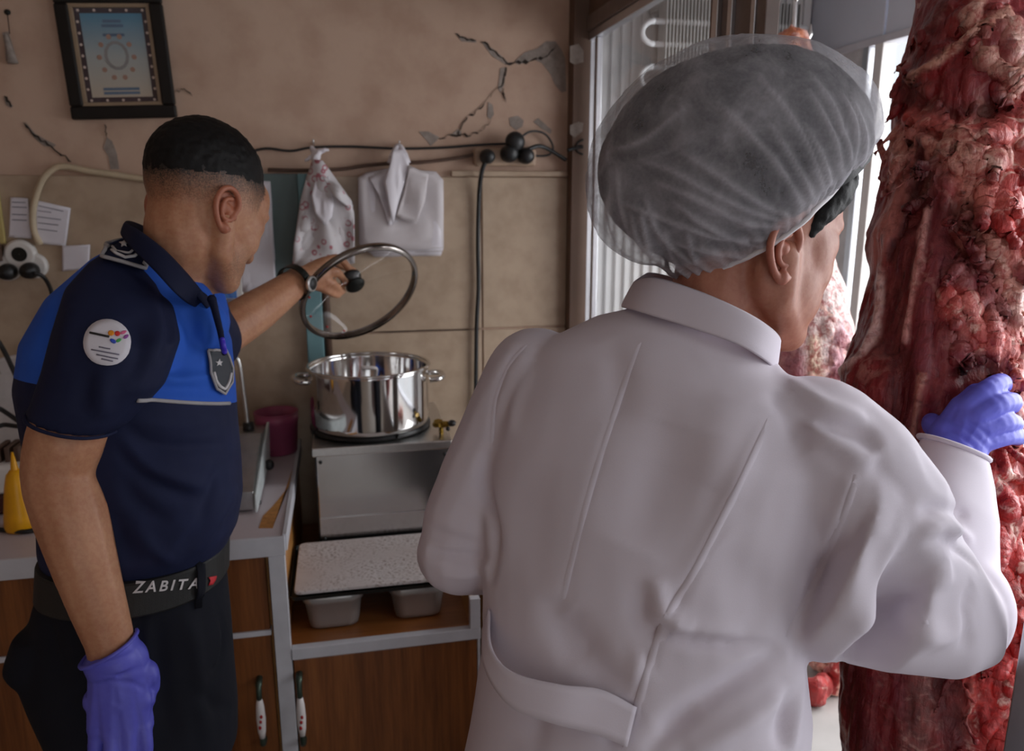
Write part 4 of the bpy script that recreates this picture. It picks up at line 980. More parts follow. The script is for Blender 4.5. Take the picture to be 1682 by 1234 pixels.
def disc_px(cx, cy, rx, ry, lift=0, n=28, rings=4, rot=0):
    V, F = [(cx,cy,lift)], []; ca, sa = math.cos(rot), math.sin(rot)
    for i in range(1, rings+1):
        for k in range(n):
            a = 2*math.pi*k/n; u, w = rx*i/rings*math.cos(a), ry*i/rings*math.sin(a); V.append((cx+u*ca-w*sa, cy+u*sa+w*ca, lift))
    for k in range(n):
        F.append((0, 1+k, 1+(k+1)%n))
        for i in range(rings-1): F.append((1+i*n+k, 1+(i+1)*n+k, 1+(i+1)*n+(k+1)%n, 1+i*n+(k+1)%n))
    return V, F
def poly_px(pts, lift=0, rings=4):
    c = np.mean(pts, 0); V = [(c[0],c[1],lift)]; F = []; n = len(pts)
    for i in range(1, rings+1):
        for p in pts: V.append((c[0]+(p[0]-c[0])*i/rings, c[1]+(p[1]-c[1])*i/rings, lift))
    for k in range(n):
        F.append((0, 1+k, 1+(k+1)%n))
        for i in range(rings-1): F.append((1+i*n+k, 1+(i+1)*n+k, 1+(i+1)*n+(k+1)%n, 1+i*n+(k+1)%n))
    return V, F
def dense(pts, m_=5): 
    o = []
    for a, b in zip(pts, pts[1:]+pts[:1]):
        for k in range(m_): o.append((a[0]+(b[0]-a[0])*k/m_, a[1]+(b[1]-a[1])*k/m_))
    return o
def patch(name, g, bvh, off, mat, parent, th=.0012):
    o = mk(name, geo_proj(g, bvh, off), mat, parent, smooth=True, fixn=False); s_ = o.modifiers.new('s','SOLIDIFY'); s_.thickness = th; s_.offset = 0; return o
def line_px(pts, bvh, off, r, mat, name, parent, closed=False):
    L = [h[0]+unit(h[1])*off for h in (hit(bvh, *p) for p in pts) if h is not None]
    if len(L) > 1: mk(name, tube(L, r, 6, closed=closed), mat, parent, smooth=True)
# round sticker on the sleeve
stk = patch('sleeve_sticker', disc_px(176,564,38,38), sbv, .0025, M['paper'], off); stk['label'] = 'round white sticker with coloured petals'
cols = {'orange':(240,150,30),'red_p':(214,50,50),'pink_p':(226,110,150),'violet_p':(150,80,160),'blue_p':(50,80,190),'green_p':(80,180,90)}
for k_, c_ in cols.items(): M[k_] = simple('petal_'+k_, lin(c_), .6, var=.02)
for (x,y,rx,ry,rt,k_) in ((183,550,5,4.5,0,'orange'),(193,551,4.5,4,.4,'red_p'),(202,549,5,2.6,-.4,'pink_p'),(206,556,4.5,2.6,-.7,'violet_p'),(186,563,5.5,3,.5,'blue_p'),(195,562,4.5,2.6,-.5,'green_p')):
    patch('petal', disc_px(x,y,rx,ry,0,12,2,rt), sbv, .0042, M[k_], stk, .0006)
for pts in ([(149,549),(180,556)], [(152,575),(196,583)], [(160,583),(194,590)], [(164,571),(182,574)], [(168,590),(186,594)]):
    line_px([(pts[0][0]+(pts[1][0]-pts[0][0])*q, pts[0][1]+(pts[1][1]-pts[0][1])*q) for q in np.linspace(0,1,7)], sbv, .0040, .0009 if pts[0][0] > 150 else .0016, M['print'] if pts[0][0] > 150 else M['black'], 'print_line', stk)
# shoulder epaulette
ep = dense([(170,430),(178,414),(186,400),(200,394),(222,393),(238,398),(245,406),(242,424),(234,448),(200,438)])
epo = patch('epaulette', poly_px(ep), ubv, .006, M['collar'], off, .004); epo['label'] = 'navy shoulder board with silver braid and star'
line_px(ep+[ep[0]], ubv, .0095, .0030, M['grey_cord'], 'braid', epo)
line_px([(184,420),(192,425),(205,431),(218,429),(228,422)], ubv, .0092, .0026, M['whitethread'], 'chevron', epo)
line_px([(190,413),(196,420),(206,425),(216,422),(222,416)], ubv, .0092, .0020, M['whitethread'], 'chevron', epo)
star = [(208+(7 if k%2==0 else 3)*math.sin(k*math.pi/5), 408-(6 if k%2==0 else 2.6)*math.cos(k*math.pi/5)) for k in range(10)]
patch('star', poly_px(star, rings=2), ubv, .009, M['whitethread'], epo, .0015)
# chest badge
bd_ = dense([(338,576),(350,571),(364,573),(371,588),(377,606),(376,628),(364,648),(352,640),(342,615)])
bdo = patch('chest_badge', poly_px(bd_), tbv, .004, simple('badge_grey', lin((58,62,70)), .6), off, .003); bdo['label'] = 'dark grey shield badge with star and laurel'
line_px(bd_+[bd_[0]], tbv, .006, .0022, M['grey_cord'], 'badge_border', bdo)
star = [(354+(6 if k%2==0 else 2.6)*math.sin(k*math.pi/5), 597-(7 if k%2==0 else 3)*math.cos(k*math.pi/5)) for k in range(10)]
patch('star', poly_px(star, rings=2), tbv, .0065, M['whitethread'], bdo, .001)
line_px(smooth_line([A3(346,614),A3(350,626),A3(357,636),A3(363,640)],5), tbv, .0065, .0024, M['whitethread'], 'laurel', bdo)
line_px(smooth_line([A3(373,614),A3(371,626),A3(367,635),A3(363,640)],5), tbv, .0065, .0024, M['whitethread'], 'laurel', bdo)
pn_ = mk('pen', ctube([P(365,558,1.20), P(369,578,1.205)], [.004,.004], 8), simple('violet_pen', lin((70,50,200)), .4), off, smooth=True)

# --- trousers, belt
tro = [RO((88,920,DT),(358,915,DT),.112), RO((72,975,DT),(366,960,DT),.120), RO((56,1035,DT),(372,1030,DT),.128), RO((50,1085,DT),(375,1080,DT),.132), RO((66,1120,DT),(377,1115,DT),.134), RO((98,1170,DT),(380,1180,DT),.14), RO((132,1240,DT),(381,1240,DT),.13)]
lg = []
for s in (-1,1):
    hp = pelo+so_*.075*s-A3(0,0,.16); an = hp*A3(1,1,0)
    lg.append(ctube([hp, an+A3(0,0,.46)+fo_*.02, an+A3(0,0,.08)], [.10,.082,.07], 14))
    shv = fuse([ctube([an+A3(0,0,.055)-fo_*.04, an+A3(0,0,.05)+fo_*.15], [.052,.046], 12), ctube([an+A3(0,0,.1),an+A3(0,0,.05)],[.052,.052])], .006, 4)
    shv[0][:,2] = np.maximum(shv[0][:,2], 0); mk('shoe', shv, M['shoe'], off, smooth=True, fixn=False)
pocket = loft([RO((40,1030,1.22),(120,1040,1.20),.05), RO((22,1082,1.22),(120,1085,1.20),.055), RO((30,1096,1.22),(120,1110,1.20),.05), RO((66,1116,1.22),(120,1140,1.20),.04)])
tv, tf = fuse([loft(tro), pocket]+lg, .006, 5)
tv = strokes(np.array(tv), tf, [([(352,985),(368,1040),(362,1090),(345,1105)], .006, -.006), ([(232,1000),(228,1060),(235,1120)], .005, -.004), ([(300,1000),(320,1060),(330,1140),(345,1234)], .014, .007), ([(260,1010),(262,1100),(280,1234)], .016, -.006), ([(320,1130),(350,1160),(378,1170)], .012, -.007), ([(70,1000),(90,1060),(110,1120)], .012, -.005)])
mk('trousers', (tv, tf), M['trouser'], off, smooth=True, fixn=False)
bands = [RO((80,903,DT),(368,898,DT),.124), RO((79,906,DT),(369,901,DT),.126), RO((77,954,DT),(368,946,DT),.128), RO((78,957,DT),(366,949,DT),.126)]
bv_, bf_ = loft([ [np.array(p) for p in smooth_line(list(r)+[r[0]], 3)[:-1]] for r in bands])
belt = mk('belt', (bv_, bf_), M['belt'], off, smooth=False, bevel=0)
bbv = bvh_of(bv_, bf_)
cu = bpy.data.curves.new('zt', 'FONT'); cu.body = 'ZABITA'; cu.size = 1; cu.space_character = 1.35; cu.offset = .016
to = bpy.data.objects.new('zt', cu); COL.objects.link(to); dg = bpy.context.evaluated_depsgraph_get(); dg.update(); em = to.evaluated_get(dg).to_mesh()
tvv = np.array([tuple(v_.co) for v_ in em.vertices]); tff = [tuple(p.vertices) for p in em.polygons]
to.evaluated_get(dg).to_mesh_clear(); bpy.data.objects.remove(to)
x0, x1 = tvv[:,0].min(), tvv[:,0].max(); y1 = tvv[:,1].max()
px_ = [(218+(x-x0)/(x1-x0)*107+(y/y1)*5, 974-(x-x0)/(x1-x0)*8-(y/y1)*17, 0) for x, y, z in tvv]
o = mk('lettering', geo_proj((px_, tff), bbv, .0022), M['whitethread'], belt, fixn=False); o['label'] = 'white word ZABITA on the belt'
s_ = o.modifiers.new('s','SOLIDIFY'); s_.thickness = .001; s_.offset = 0
patch('belt_loop', poly_px(dense([(321,928),(333,927),(333,998),(321,1000)]), rings=3), bbv, .005, M['trouser'], belt, .003)
patch('red_mark', poly_px([(341,948),(354,946),(353,952),(348,960),(341,962),(344,954)], rings=2), bbv, .002, simple('belt_red', lin((200,40,50)), .6), belt, .001)
# --- glove on the near hand
gl = lambda x,y,d=1.13: P(x,y,d)
ch = [([gl(160,1200),gl(158,1236),gl(164,1270,1.14),gl(172,1300,1.16)],[.0125,.0115,.0105,.0085]), ([gl(186,1205,1.125),gl(184,1245,1.12),gl(188,1285,1.13),gl(194,1318,1.15)],[.0125,.012,.011,.009]),
      ([gl(212,1203,1.13),gl(212,1245,1.13),gl(212,1280,1.14),gl(216,1308,1.16)],[.0125,.0115,.0105,.0085]), ([gl(236,1195,1.14),gl(240,1230,1.14),gl(238,1262,1.15),gl(238,1284,1.165)],[.0115,.0105,.0095,.008]),
      ([gl(238,1105,1.15),gl(250,1140,1.17),gl(252,1178,1.185),gl(246,1205,1.19)],[.019,.0155,.0125,.010])]
pm = [([gl(186,1085,1.135),gl(162,1195)],[.034,.0165]), ([gl(190,1085,1.135),gl(186,1200,1.128)],[.034,.018]), ([gl(196,1085,1.135),gl(212,1198,1.135)],[.033,.0175]), ([gl(205,1085,1.14),gl(235,1190,1.145)],[.033,.0155]), ([gl(205,1100,1.14),gl(240,1110,1.15)],[.033,.019]), ([gl(160,1150,1.135),gl(200,1150,1.135),gl(232,1150,1.145)],[.02,.026,.02])]
gv, gf = fuse(hand_geo(ch, pm)+[loft([RO((137,1085,1.13),(221,1046,1.13),.036), RO((148,1105,1.135),(232,1080,1.135),.037)])], .0026, 4)
gv = strokes(np.array(gv), gf, [([(160,1092),(190,1085),(225,1070)], .004, -.0025), ([(165,1112),(200,1108),(235,1095)], .004, -.002), ([(180,1120),(215,1122),(240,1135)], .004, -.002), ([(248,1110),(252,1150),(246,1195)], .004, -.002)])
gl_ = mk('glove', (gv, gf), M['glove'], off, smooth=True, fixn=False)
mk('rolled_cuff', tube(RO((136,1086,1.13),(222,1045,1.13),.0365), .0032, 6, closed=True), M['glove'], gl_, smooth=True)
# --- watch
wd = unit(wrF-P(420,512,1.63)); wc = P(484,464,1.735)
u_ = unit(np.cross(wd, A3(0,0,1))); v_ = np.cross(u_, wd)
ww = mk('wristwatch', loft([[wc+wd*h+(.036+e)*(math.cos(a)*u_+1.02*math.sin(a)*v_) for a in np.linspace(0,2*math.pi,40,endpoint=False)] for h, e in ((-.009,0),(-.009,.003),(.009,.003),(.009,0))], closed=True), M['darkmetal'], off, smooth=False)
dn = unit(-CW*.55+CR*.75-CU*.25); dn = unit(dn-wd*np.dot(dn,wd)); fc = wc+dn*.039
mk('case', lathe([(.0005,0),(.016,0),(.0175,.003),(.0175,.007),(.0145,.009),(.0005,.009)], fc, dn, 28), M['steel'], ww, smooth=False)
mk('dial', lathe([(.0005,.0095),(.0135,.0094),(.0138,.008)], fc, dn, 24), M['black'], ww, smooth=True)
# --- glass lid held up over the pot
ma = unit(CR*.82+CU*.57); nup = unit(CW*.46 + (-CR*.567+CU*.823)*.89); nup = unit(nup-ma*np.dot(nup,ma))
lc = P(592,482,1.86)
lid = thing('pot_lid', 'glass pot lid with steel rim held up by the officer', 'lid', tuple(lc))
LR = .146
mk('rim', lathe([(LR-.008,-.008),(LR-.001,-.009),(LR+.003,-.003),(LR+.002,.007),(LR-.009,.008),(LR-.010,.002),(LR-.008,-.008)], lc, nup, 72), M['rim_steel'], lid, smooth=True)
mk('glass_dome', lathe([(.0005,.03),(.04,.028),(.09,.019),(.125,.008),(LR-.006,.003)], lc, nup, 64), M['glass'], lid, smooth=True)
kb = mk('knob', lathe([(.0005,.064),(.020,.062),(.026,.055),(.024,.047),(.012,.043),(.010,.036),(.014,.030),(.0005,.030)], lc, nup, 28), M['black'], lid, smooth=True)
mk('knob_base', lathe([(.0005,.024),(.02,.024),(.024,.028),(.0005,.0285)], lc, nup, 24), M['darkmetal'], lid, smooth=True)
for k_ in range(7):
    a = 2.2+k_*.55+random.random()*.2; rr_ = LR*(.80+.14*random.random())
    p = lc + nup*.006 + rr_*(math.cos(a)*ma+math.sin(a)*np.cross(nup,ma))
    mk('sauce_drop', ell(p,(.003,.002,.003),n=8,m_=6), M['red'], lid, smooth=True)

# ================================================================== hanging beef
t = NT('raw_beef'); v = t.coords(); vf = t.coords((1.6,1.6,.22)); a = t.noise(vf, 60, 4, .6, .4); b = t.noise(v, 55, 4, .65, .5); f = t.noise(v, 26, 4, .6, 1.2)
base_c = t.attr('tint', 'Color')
col = t.mix(t.ramp(a, [(.42,(0,0,0)),(.72,(.32,.32,.32))]), base_c, lin((186,98,92)))
col = t.mix(t.ramp(b, [(.34,(.6,.6,.6)),(.5,(0,0,0))]), col, lin((84,14,18)))
col = t.mix(t.math('MULTIPLY', t.ramp(f, [(.56,(0,0,0)),(.64,(1,1,1))]), t.attr('fat')), col, lin((232,188,172)))
mo = t.noise(v, 85, 3, .6, .6); col = t.mix(t.math('MULTIPLY', t.ramp(mo, [(.46,(0,0,0)),(.62,(.75,.75,.75))]), t.attr('fat')), col, lin((160,46,44)))
t.bump(t.math('ADD', a, b), .6, .006); M['beef'] = t.set(Base_Color=col, Roughness=.42, Specular_IOR_Level=.4, Coat_Weight=.06, Coat_Roughness=.2)
def carcass(name, label, rings_px, t_list, paints, scr, hook, seed, basec, amp=1.0, vox=.0034):
    c = thing(name, label, 'meat', tuple(hook-A3(0,0,.2)), 'sides of beef hanging in the cold cabinet')
    rg = [ering(P(*l), P(*r), th, HZ, 36, 2.1) for (l, r), th in zip(rings_px, t_list)]
    V0, F0 = fuse([loft(rg)], .008, 3); bvh = bvh_of(V0, F0)
    r = random.Random(seed); gs = []; pts_ = []
    for (x0,y0,x1,y1,n,s0,s1,pal) in scr:      # ragged lumps and flaps of fat grown into the surface
        for _ in range(n):
            tt = r.random(); h = hit(bvh, x0+(x1-x0)*tt+r.gauss(0,16), y0+(y1-y0)*tt+r.gauss(0,10))
            if h is None: continue
            p, nr = h; s = r.uniform(s0,s1)*.9; tg = unit(np.cross(nr, np.array([r.gauss(0,.6), r.gauss(0,.6), 1.0]))*r.gauss(0,.7)+np.cross(np.cross(nr,HZ),nr)*r.gauss(0,.5)+HZ*r.gauss(0,.9)-nr*0+1e-3)
            ln_ = s*r.uniform(1.6,4.6); k_ = r.uniform(-.4,1.1)
            L = smooth_line([p-tg*ln_*.6-nr*s*.4, p+nr*s*.25, p+tg*ln_*.5+nr*s*k_], 3)
            if r.random() < .55:      # hanging strings and flaps of membrane
                dn_ = unit(np.array([r.gauss(0,.5), r.gauss(0,.5), -1.0])+nr*r.uniform(-.1,.5)); dn_ = unit(dn_-nr*min(0, dn_@nr)); ln_ = s*r.uniform(2.5,6.0); sd_ = unit(np.cross(dn_, nr))*s*r.gauss(0,.8)
                L = smooth_line([p-nr*s*.2, p+dn_*ln_*.4+nr*s*.25+sd_, p+dn_*ln_+nr*s*r.uniform(-.2,.5)], 4); gs.append(ctube(L, list(np.interp(np.linspace(0,1,len(L)),[0,.4,1],[max(s*.30,.0034),max(s*.28,.0034),max(s*.2,.003)])), 6)); pts_.append((p+dn_*ln_*.5, s*1.3, np.array(lin(r.choice(pal))))); continue
            gs.append(ctube(L, list(np.interp(np.linspace(0,1,len(L)),[0,.5,1],[s*.24,s*.48,s*.2])), 7)); pts_.append((p, s*1.5, np.array(lin(r.choice(pal)))))
    V, F = fuse([loft(rg)]+gs, vox, 1); V = np.array(V)
    N_ = vnormals(V, F)
    V = V + N_*(amp*(.009*fbm(V*A3(1,1,.5), 13, seed, 3)+.0035*fbm(V*A3(1,1,.22), 75, seed+1, 3)))[:,None]
    fatn = fbm(V, 11, seed+2, 3)
    col_ = np.tile(np.array(lin(basec)), (len(V),1)); fat = np.clip(.12+fatn*.4, 0, 1)
    bvh = bvh_of(V, F); N_ = vnormals(V, F); offv = np.zeros(len(V))
    for p, s, cc_ in pts_:
        i = np.nonzero((np.abs(V-p) < s*1.4).all(1))[0]
        if len(i) == 0: continue
        d = np.linalg.norm(V[i]-p, axis=1); k = np.exp(-(d/s)**3)[:,None]*.75; col_[i] = col_[i]*(1-k)+cc_*k; fat[i] = np.maximum(fat[i], k[:,0])
    for pts, w, dep, cc_, al, fa in paints:
        L = [h[0] for h in (hit(bvh, *q) for q in smooth_line([A3(*p) for p in pts], 8)) if h is not None]
        if len(L) < 2: continue
        D, S = dist_to_line(V, L); D = D*(1+.25*fbm(V, 60, seed+5, 2)); al = al*(1.0 if w < .012 else .85)
        k = np.exp(-(np.clip(D,0,None)/w)**4); offv += dep*np.exp(-(D/w)**2)
        if cc_ is not None: col_ = col_*(1-al*k[:,None])+np.array(lin(cc_))*(al*k[:,None])
        if fa is not None: fat = fat*(1-k)+fa*k
    V = V + N_*offv[:,None]
    o = mk('meat', (V, F), M['beef'], c, smooth=True, fixn=False); set_attr(o, 'tint', col_, 'COLOR'); set_attr(o, 'fat', fat)
    return c, V, F
RED, DRK, MAR, FAT, PNK, BRT, BEI, PUR = (150,22,30), (74,8,16), (124,22,30), (238,184,164), (218,104,96), (208,40,38), (222,164,142), (124,50,60)
rg1 = [((1520,-260,1.22),(1640,-260,1.22)), ((1512,-100,1.21),(1690,-100,1.21)), ((1514,0,1.21),(1706,0,1.21)), ((1490,90,1.20),(1704,90,1.20)), ((1478,160,1.20),(1694,160,1.20)), ((1482,215,1.20),(1684,215,1.20)), ((1462,275,1.20),(1676,290,1.20)),
       ((1428,385,1.20),(1668,385,1.20)), ((1434,450,1.20),(1666,450,1.20)), ((1412,550,1.20),(1668,550,1.20)), ((1385,620,1.20),(1668,620,1.20)), ((1388,720,1.20),(1662,720,1.20)), ((1384,850,1.20),(1684,850,1.20)),
       ((1380,1000,1.20),(1696,1000,1.20)), ((1384,1100,1.20),(1690,1100,1.20)), ((1392,1234,1.20),(1680,1234,1.20)), ((1400,1380,1.20),(1665,1380,1.20)), ((1440,1500,1.2),(1630,1500,1.2))]
tl1 = [.05,.075,.085,.092,.09,.095,.10,.105,.108,.11,.11,.108,.11,.11,.11,.10,.09,.05]
paints1 = [
 ([(1600,20),(1560,80),(1520,130)], .035, .010, RED, .8, .15), ([(1640,60),(1600,130),(1560,175)], .03, .008, MAR, .9, .1), ([(1540,20),(1520,90),(1490,160)], .022, .004, DRK, .8, .1),
 ([(1650,20),(1580,80),(1500,135)], .007, .006, BEI, .95, .9), ([(1610,0),(1600,60),(1640,110),(1680,130)], .010, .006, FAT, .8, 1), ([(1660,40),(1675,100),(1660,150)], .014, .006, FAT, .7, 1),
 ([(1500,150),(1520,180),(1570,195),(1640,175)], .018, -.008, DRK, .8, .1), ([(1500,200),(1550,215),(1620,225),(1680,205)], .02, .012, PNK, .8, .8), ([(1510,235),(1570,250),(1630,260)], .018, .008, FAT, .6, 1), ([(1520,215),(1560,235),(1640,240)], .006, -.01, RED, .7, .2),
 ([(1500,240),(1480,300),(1455,370),(1440,415)], .034, .003, (206,132,122), .97, .02), ([(1480,235),(1475,270)], .012, .006, FAT, .6, .8), ([(1514,240),(1508,290),(1490,350),(1455,425)], .008, -.008, DRK, .95, 0),
 ([(1525,270),(1500,380),(1470,470),(1450,560)], .026, -.006, DRK, .9, .03), ([(1545,290),(1540,400),(1530,500),(1520,600)], .018, .002, PUR, .85, .12), ([(1448,440),(1440,520),(1415,580),(1378,612)], .008, .006, (240,206,200), .97, .6),
 ([(1522,345),(1510,420),(1498,500),(1486,560)], .006, .007, (228,168,160), .95, .7), ([(1530,430),(1515,540),(1505,640),(1480,760)], .012, .006, PUR, .8, .2), ([(1515,620),(1500,700),(1480,770)], .005, .005, BEI, .7, .7), ([(1475,580),(1480,660),(1470,740)], .02, -.008, DRK, .95, 0),
 ([(1580,260),(1610,300),(1600,350)], .03, .012, FAT, .75, .95), ([(1640,300),(1650,360),(1640,420)], .03, .008, BRT, .8, .9), ([(1575,350),(1590,400),(1620,430)], .024, -.004, DRK, .85, .1), ([(1620,380),(1650,440),(1655,500)], .018, .010, FAT, .75, 1),
 ([(1565,430),(1600,470),(1640,520)], .024, .008, PUR, .9, .1), ([(1570,500),(1600,530),(1640,570)], .022, .010, PNK, .8, 1), ([(1560,560),(1590,590),(1620,600)], .018, .004, PUR, .8, .2), ([(1580,610),(1620,600),(1640,620)], .014, -.012, DRK, .95, 0),
 ([(1560,640),(1550,720),(1540,800)], .02, .004, PUR, .7, .15), ([(1660,560),(1668,640),(1660,720)], .018, .010, PNK, .85, 1), ([(1640,760),(1660,850),(1650,950),(1660,1040)], .05, .004, BRT, .85, 1), ([(1400,1100),(1410,1180),(1420,1234)], .03, .004, DRK, .9, 0),
 ([(1450,1120),(1440,1180),(1450,1240)], .014, -.006, MAR, .8, .1), ([(1520,1110),(1510,1180),(1500,1234)], .022, .006, (120,86,80), .8, .3), ([(1560,1120),(1570,1180),(1590,1234)], .026, -.006, DRK, .9, .05), ([(1620,1090),(1640,1160),(1640,1234)], .035, .006, BRT, .85, 1), ([(1480,1110),(1478,1170)], .010, .004, PUR, .8, .1)]
PALW = [(206,120,108),(222,160,142),(186,48,46),(200,80,72),(232,180,162),(160,30,32)]; PALR = [(168,36,36),(196,72,62),(214,120,104),(140,24,28),(226,160,144)]
scr1 = [(1495,30,1475,230,36,.006,.014,PALR),(1455,225,1475,260,10,.008,.016,PALR),(1510,205,1680,230,50,.009,.018,PALW),(1530,250,1650,330,60,.009,.019,PALW),(1650,180,1680,420,80,.009,.018,PALW),(1600,330,1660,520,70,.008,.017,PALW),
        (1640,480,1676,760,70,.008,.017,PALW),(1560,500,1640,600,34,.006,.014,PALW),(1630,760,1672,1060,150,.008,.018,PALR),(1650,1040,1650,1234,80,.008,.018,PALR),(1600,1090,1640,1234,50,.007,.016,PALR),(1676,100,1664,720,70,.009,.018,PALW),(1680,720,1690,1234,60,.01,.02,PALR),(1600,0,1690,120,30,.007,.014,PALW)]
hk1 = P(1600,-260,1.22)
c1, bV, bF = carcass('beef_side', 'large dark red side of beef in front of the bright window', rg1, tl1, paints1, scr1, hk1, 41, MAR)
# second, paler carcass behind the person
rg2 = [((1280,50,1.72),(1325,50,1.72)), ((1262,100,1.72),(1335,100,1.72)), ((1250,250,1.7),(1340,250,1.7)), ((1250,380,1.7),(1350,380,1.7)), ((1244,470,1.68),(1385,470,1.68)), ((1235,560,1.68),(1400,560,1.68)), ((1235,620,1.68),(1400,620,1.68)), ((1250,760,1.66),(1405,760,1.66)), ((1280,900,1.66),(1390,900,1.66))]
c2, V2, F2 = carcass('beef_side', 'pale fat covered side of beef behind the person in white', rg2, [.03,.045,.05,.06,.08,.085,.085,.075,.04],
   [([(1370,460),(1360,520),(1350,570)], .06, 0, (236,222,216), .95, .9), ([(1300,585),(1305,620),(1315,650)], .028, .008, (130,52,76), .95, .2), ([(1385,540),(1375,600),(1378,650)], .02, .006, (176,100,124), .8, .6), ([(1338,560),(1340,620),(1350,660)], .014, .004, (230,204,170), .9, 1), ([(1290,60),(1310,80)], .04, 0, (222,140,90), .9, .9)],
   [(1375,520,1385,670,40,.007,.013,[(206,150,160),(226,190,186),(160,80,100)]), (1295,60,1320,75,10,.007,.012,[(226,140,90),(230,190,160)])], P(1300,50,1.72), 57, (206,168,158), .7, .006)
# hooks
def hook(px, py, d, railx, label):
    p = P(px, py, d); h = thing('meat_hook', label, 'hook', tuple(p-A3(0,0,.05)), 'meat hooks on the rail')
    top = A3(p[0], p[1], 2.297)
    L = smooth_line([A3(p[0],p[1]-.0,2.262), A3(p[0]-.018,p[1],2.280), A3(p[0],p[1],2.300), A3(p[0]+.018,p[1],2.282), A3(p[0]+.012,p[1],2.25), A3(p[0],p[1],2.2)], 6)
    for i in range(1000):
        z = 2.19-i*.052
        if z < p[2]+.06: break
        ax = A3(1,0,0) if i%2 == 0 else A3(0,1,0)
        mk('chain_link', tube([A3(p[0],p[1],z)+ax*.011*math.cos(a)+A3(0,0,1)*.030*math.sin(a) for a in np.linspace(0,2*math.pi,20,endpoint=False)], .0042, 8, closed=True), M['steel'], h, smooth=True)
    mk('upper_hook', tube(L, .005, 8), M['steel'], h, smooth=True)
    L = smooth_line([p+A3(0,0,.075), p+A3(0,0,.02), p+A3(.004,0,-.03), p+A3(.022,0,-.05), p+A3(.04,0,-.035), p+A3(.043,0,-.01)], 6)
    mk('lower_hook', tube(L, [.0055]*(len(L)-4)+[.004,.003,.002,.001], 8), M['steel'], h, smooth=True)
hook(1304, 30, 1.72, 1.16, 'steel meat hook on a chain above the pale carcass')
hook(1590, -230, 1.22, .93, 'steel meat hook on a chain holding the large dark beef side')
# cut pieces on the white base
pcs = [((1356,1085),.09,.05), ((1372,1122),.06,.05), ((1340,1140),.05,.04)]
for k_, ((x,y),a_,h_) in enumerate(pcs):
    q = PZ(x, y+18, .5); q = A3(min(max(q[0],.85),1.3), min(q[1]+.0,2.1), .5)
    V, F = fuse([ell(q+A3(0,0,h_*.8),(a_*.55,a_*.5,h_*.85),n=20), ell(q+A3(.03,.02,h_*.7),(a_*.4,a_*.45,h_*.75))], .004, 3); V = np.array(V)
    N_ = vnormals(V, F); V = V+N_*(.009*fbm(V,26,70+k_,3))[:,None]; V[:,2] = np.maximum(V[:,2], .5005)
    n_ = fbm(V, 18, 90+k_, 3); C_ = np.where((n_ > .18)[:,None], np.array(lin(FAT)), np.array(lin((170,50,48))))
    o = mk('meat_piece', (V,F), M['beef'], None, smooth=True, fixn=False); set_attr(o,'tint',C_,'COLOR'); set_attr(o,'fat',np.full(len(V),.6))
    tag(o, ['red cut of beef rearmost on the white cabinet base','fatty cut of beef nearest the hanging side on the cabinet base','small beef cut nearest the white coat on the cabinet base'][k_], 'meat', 'cut beef pieces on the cabinet base')

# ================================================================== things on the wall
def wp(px, py, out=0.0): return PY(px, py, YB-.009-out)
# framed print
tl_, trr, bl_, br_ = A3(-.676,0,2.098), A3(-.421,0,2.107), A3(-.679,0,1.786), A3(-.417,0,1.797)
fc = (bl_+br_+tl_+trr)/4; fc[1] = YB; fu = unit(br_-bl_); fv = A3(-fu[2],0,fu[0]); W2, H2 = .129, .157
pf = thing('picture_frame', 'dark wooden picture frame with blue and cream print high on the wall', 'picture', (fc[0], YB-.01, fc[2]-.16))
def fb(u0,u1,v0,v1,y0,y1): return obox(fc+fu*(u0+u1)/2+fv*(v0+v1)/2-A3(0,(y0+y1)/2,0), (fu,A3(0,1,0),fv), ((u1-u0)/2,(y1-y0)/2,(v1-v0)/2))
M['framewood'] = simple('dark_frame_wood', lin((26,21,18)), .5, scale=40, Specular_IOR_Level=.3); M['gilt'] = simple('dull_gilt_liner', lin((150,128,104)), .5)
for a in ((-W2,W2,-H2,-H2+.033),(-W2,W2,H2-.033,H2),(-W2,-W2+.033,-H2+.033,H2-.033),(W2-.033,W2,-H2+.033,H2-.033)):
    s_ = mk('frame_side', fb(*a,0.002,.022), M['framewood'], pf, bevel=.005, seg=3)
for a in ((-W2+.03,W2-.03,-H2+.03,-H2+.042),(-W2+.03,W2-.03,H2-.042,H2-.03),(-W2+.03,-W2+.042,-H2+.042,H2-.042),(W2-.042,W2-.03,-H2+.042,H2-.042)):
    mk('liner', fb(*a,.002,.016), M['gilt'], pf, bevel=.001)
t = NT('blue_cream_print'); v = t.coords(); sp = t.n('ShaderNodeSeparateXYZ'); t.l(v, sp.inputs[0]); mr = t.n('ShaderNodeMapRange'); mr.inputs[1].default_value = fc[2]-H2; mr.inputs[2].default_value = fc[2]+H2; t.l(sp.outputs[2], mr.inputs[0])
M['printgrad'] = t.set(Base_Color=t.ramp(mr.outputs[0], [(.15,lin((206,192,172))),(.5,lin((176,186,186))),(.85,lin((60,140,176)))]), Roughness=.6)
M['maroonborder'] = simple('dark_print_border', lin((52,40,56)), .6); M['dotcream'] = simple('print_dot', lin((226,206,196)), .6)
mk('print_border', fb(-W2+.040,W2-.040,-H2+.040,H2-.040,.003,.006), M['maroonborder'], pf)
mk('print', fb(-W2+.055,W2-.055,-H2+.055,H2-.055,.006,.0072), M['printgrad'], pf)
def fdisc(u, v, r, y, rv=None): 
    n = 14; return loft([[fc+fu*(u+r*math.cos(2*math.pi*k/n))+fv*(v+(rv or r)*math.sin(2*math.pi*k/n))-A3(0,yy,0) for k in range(n)] for yy in (y-.0008,y)])
nd = 0
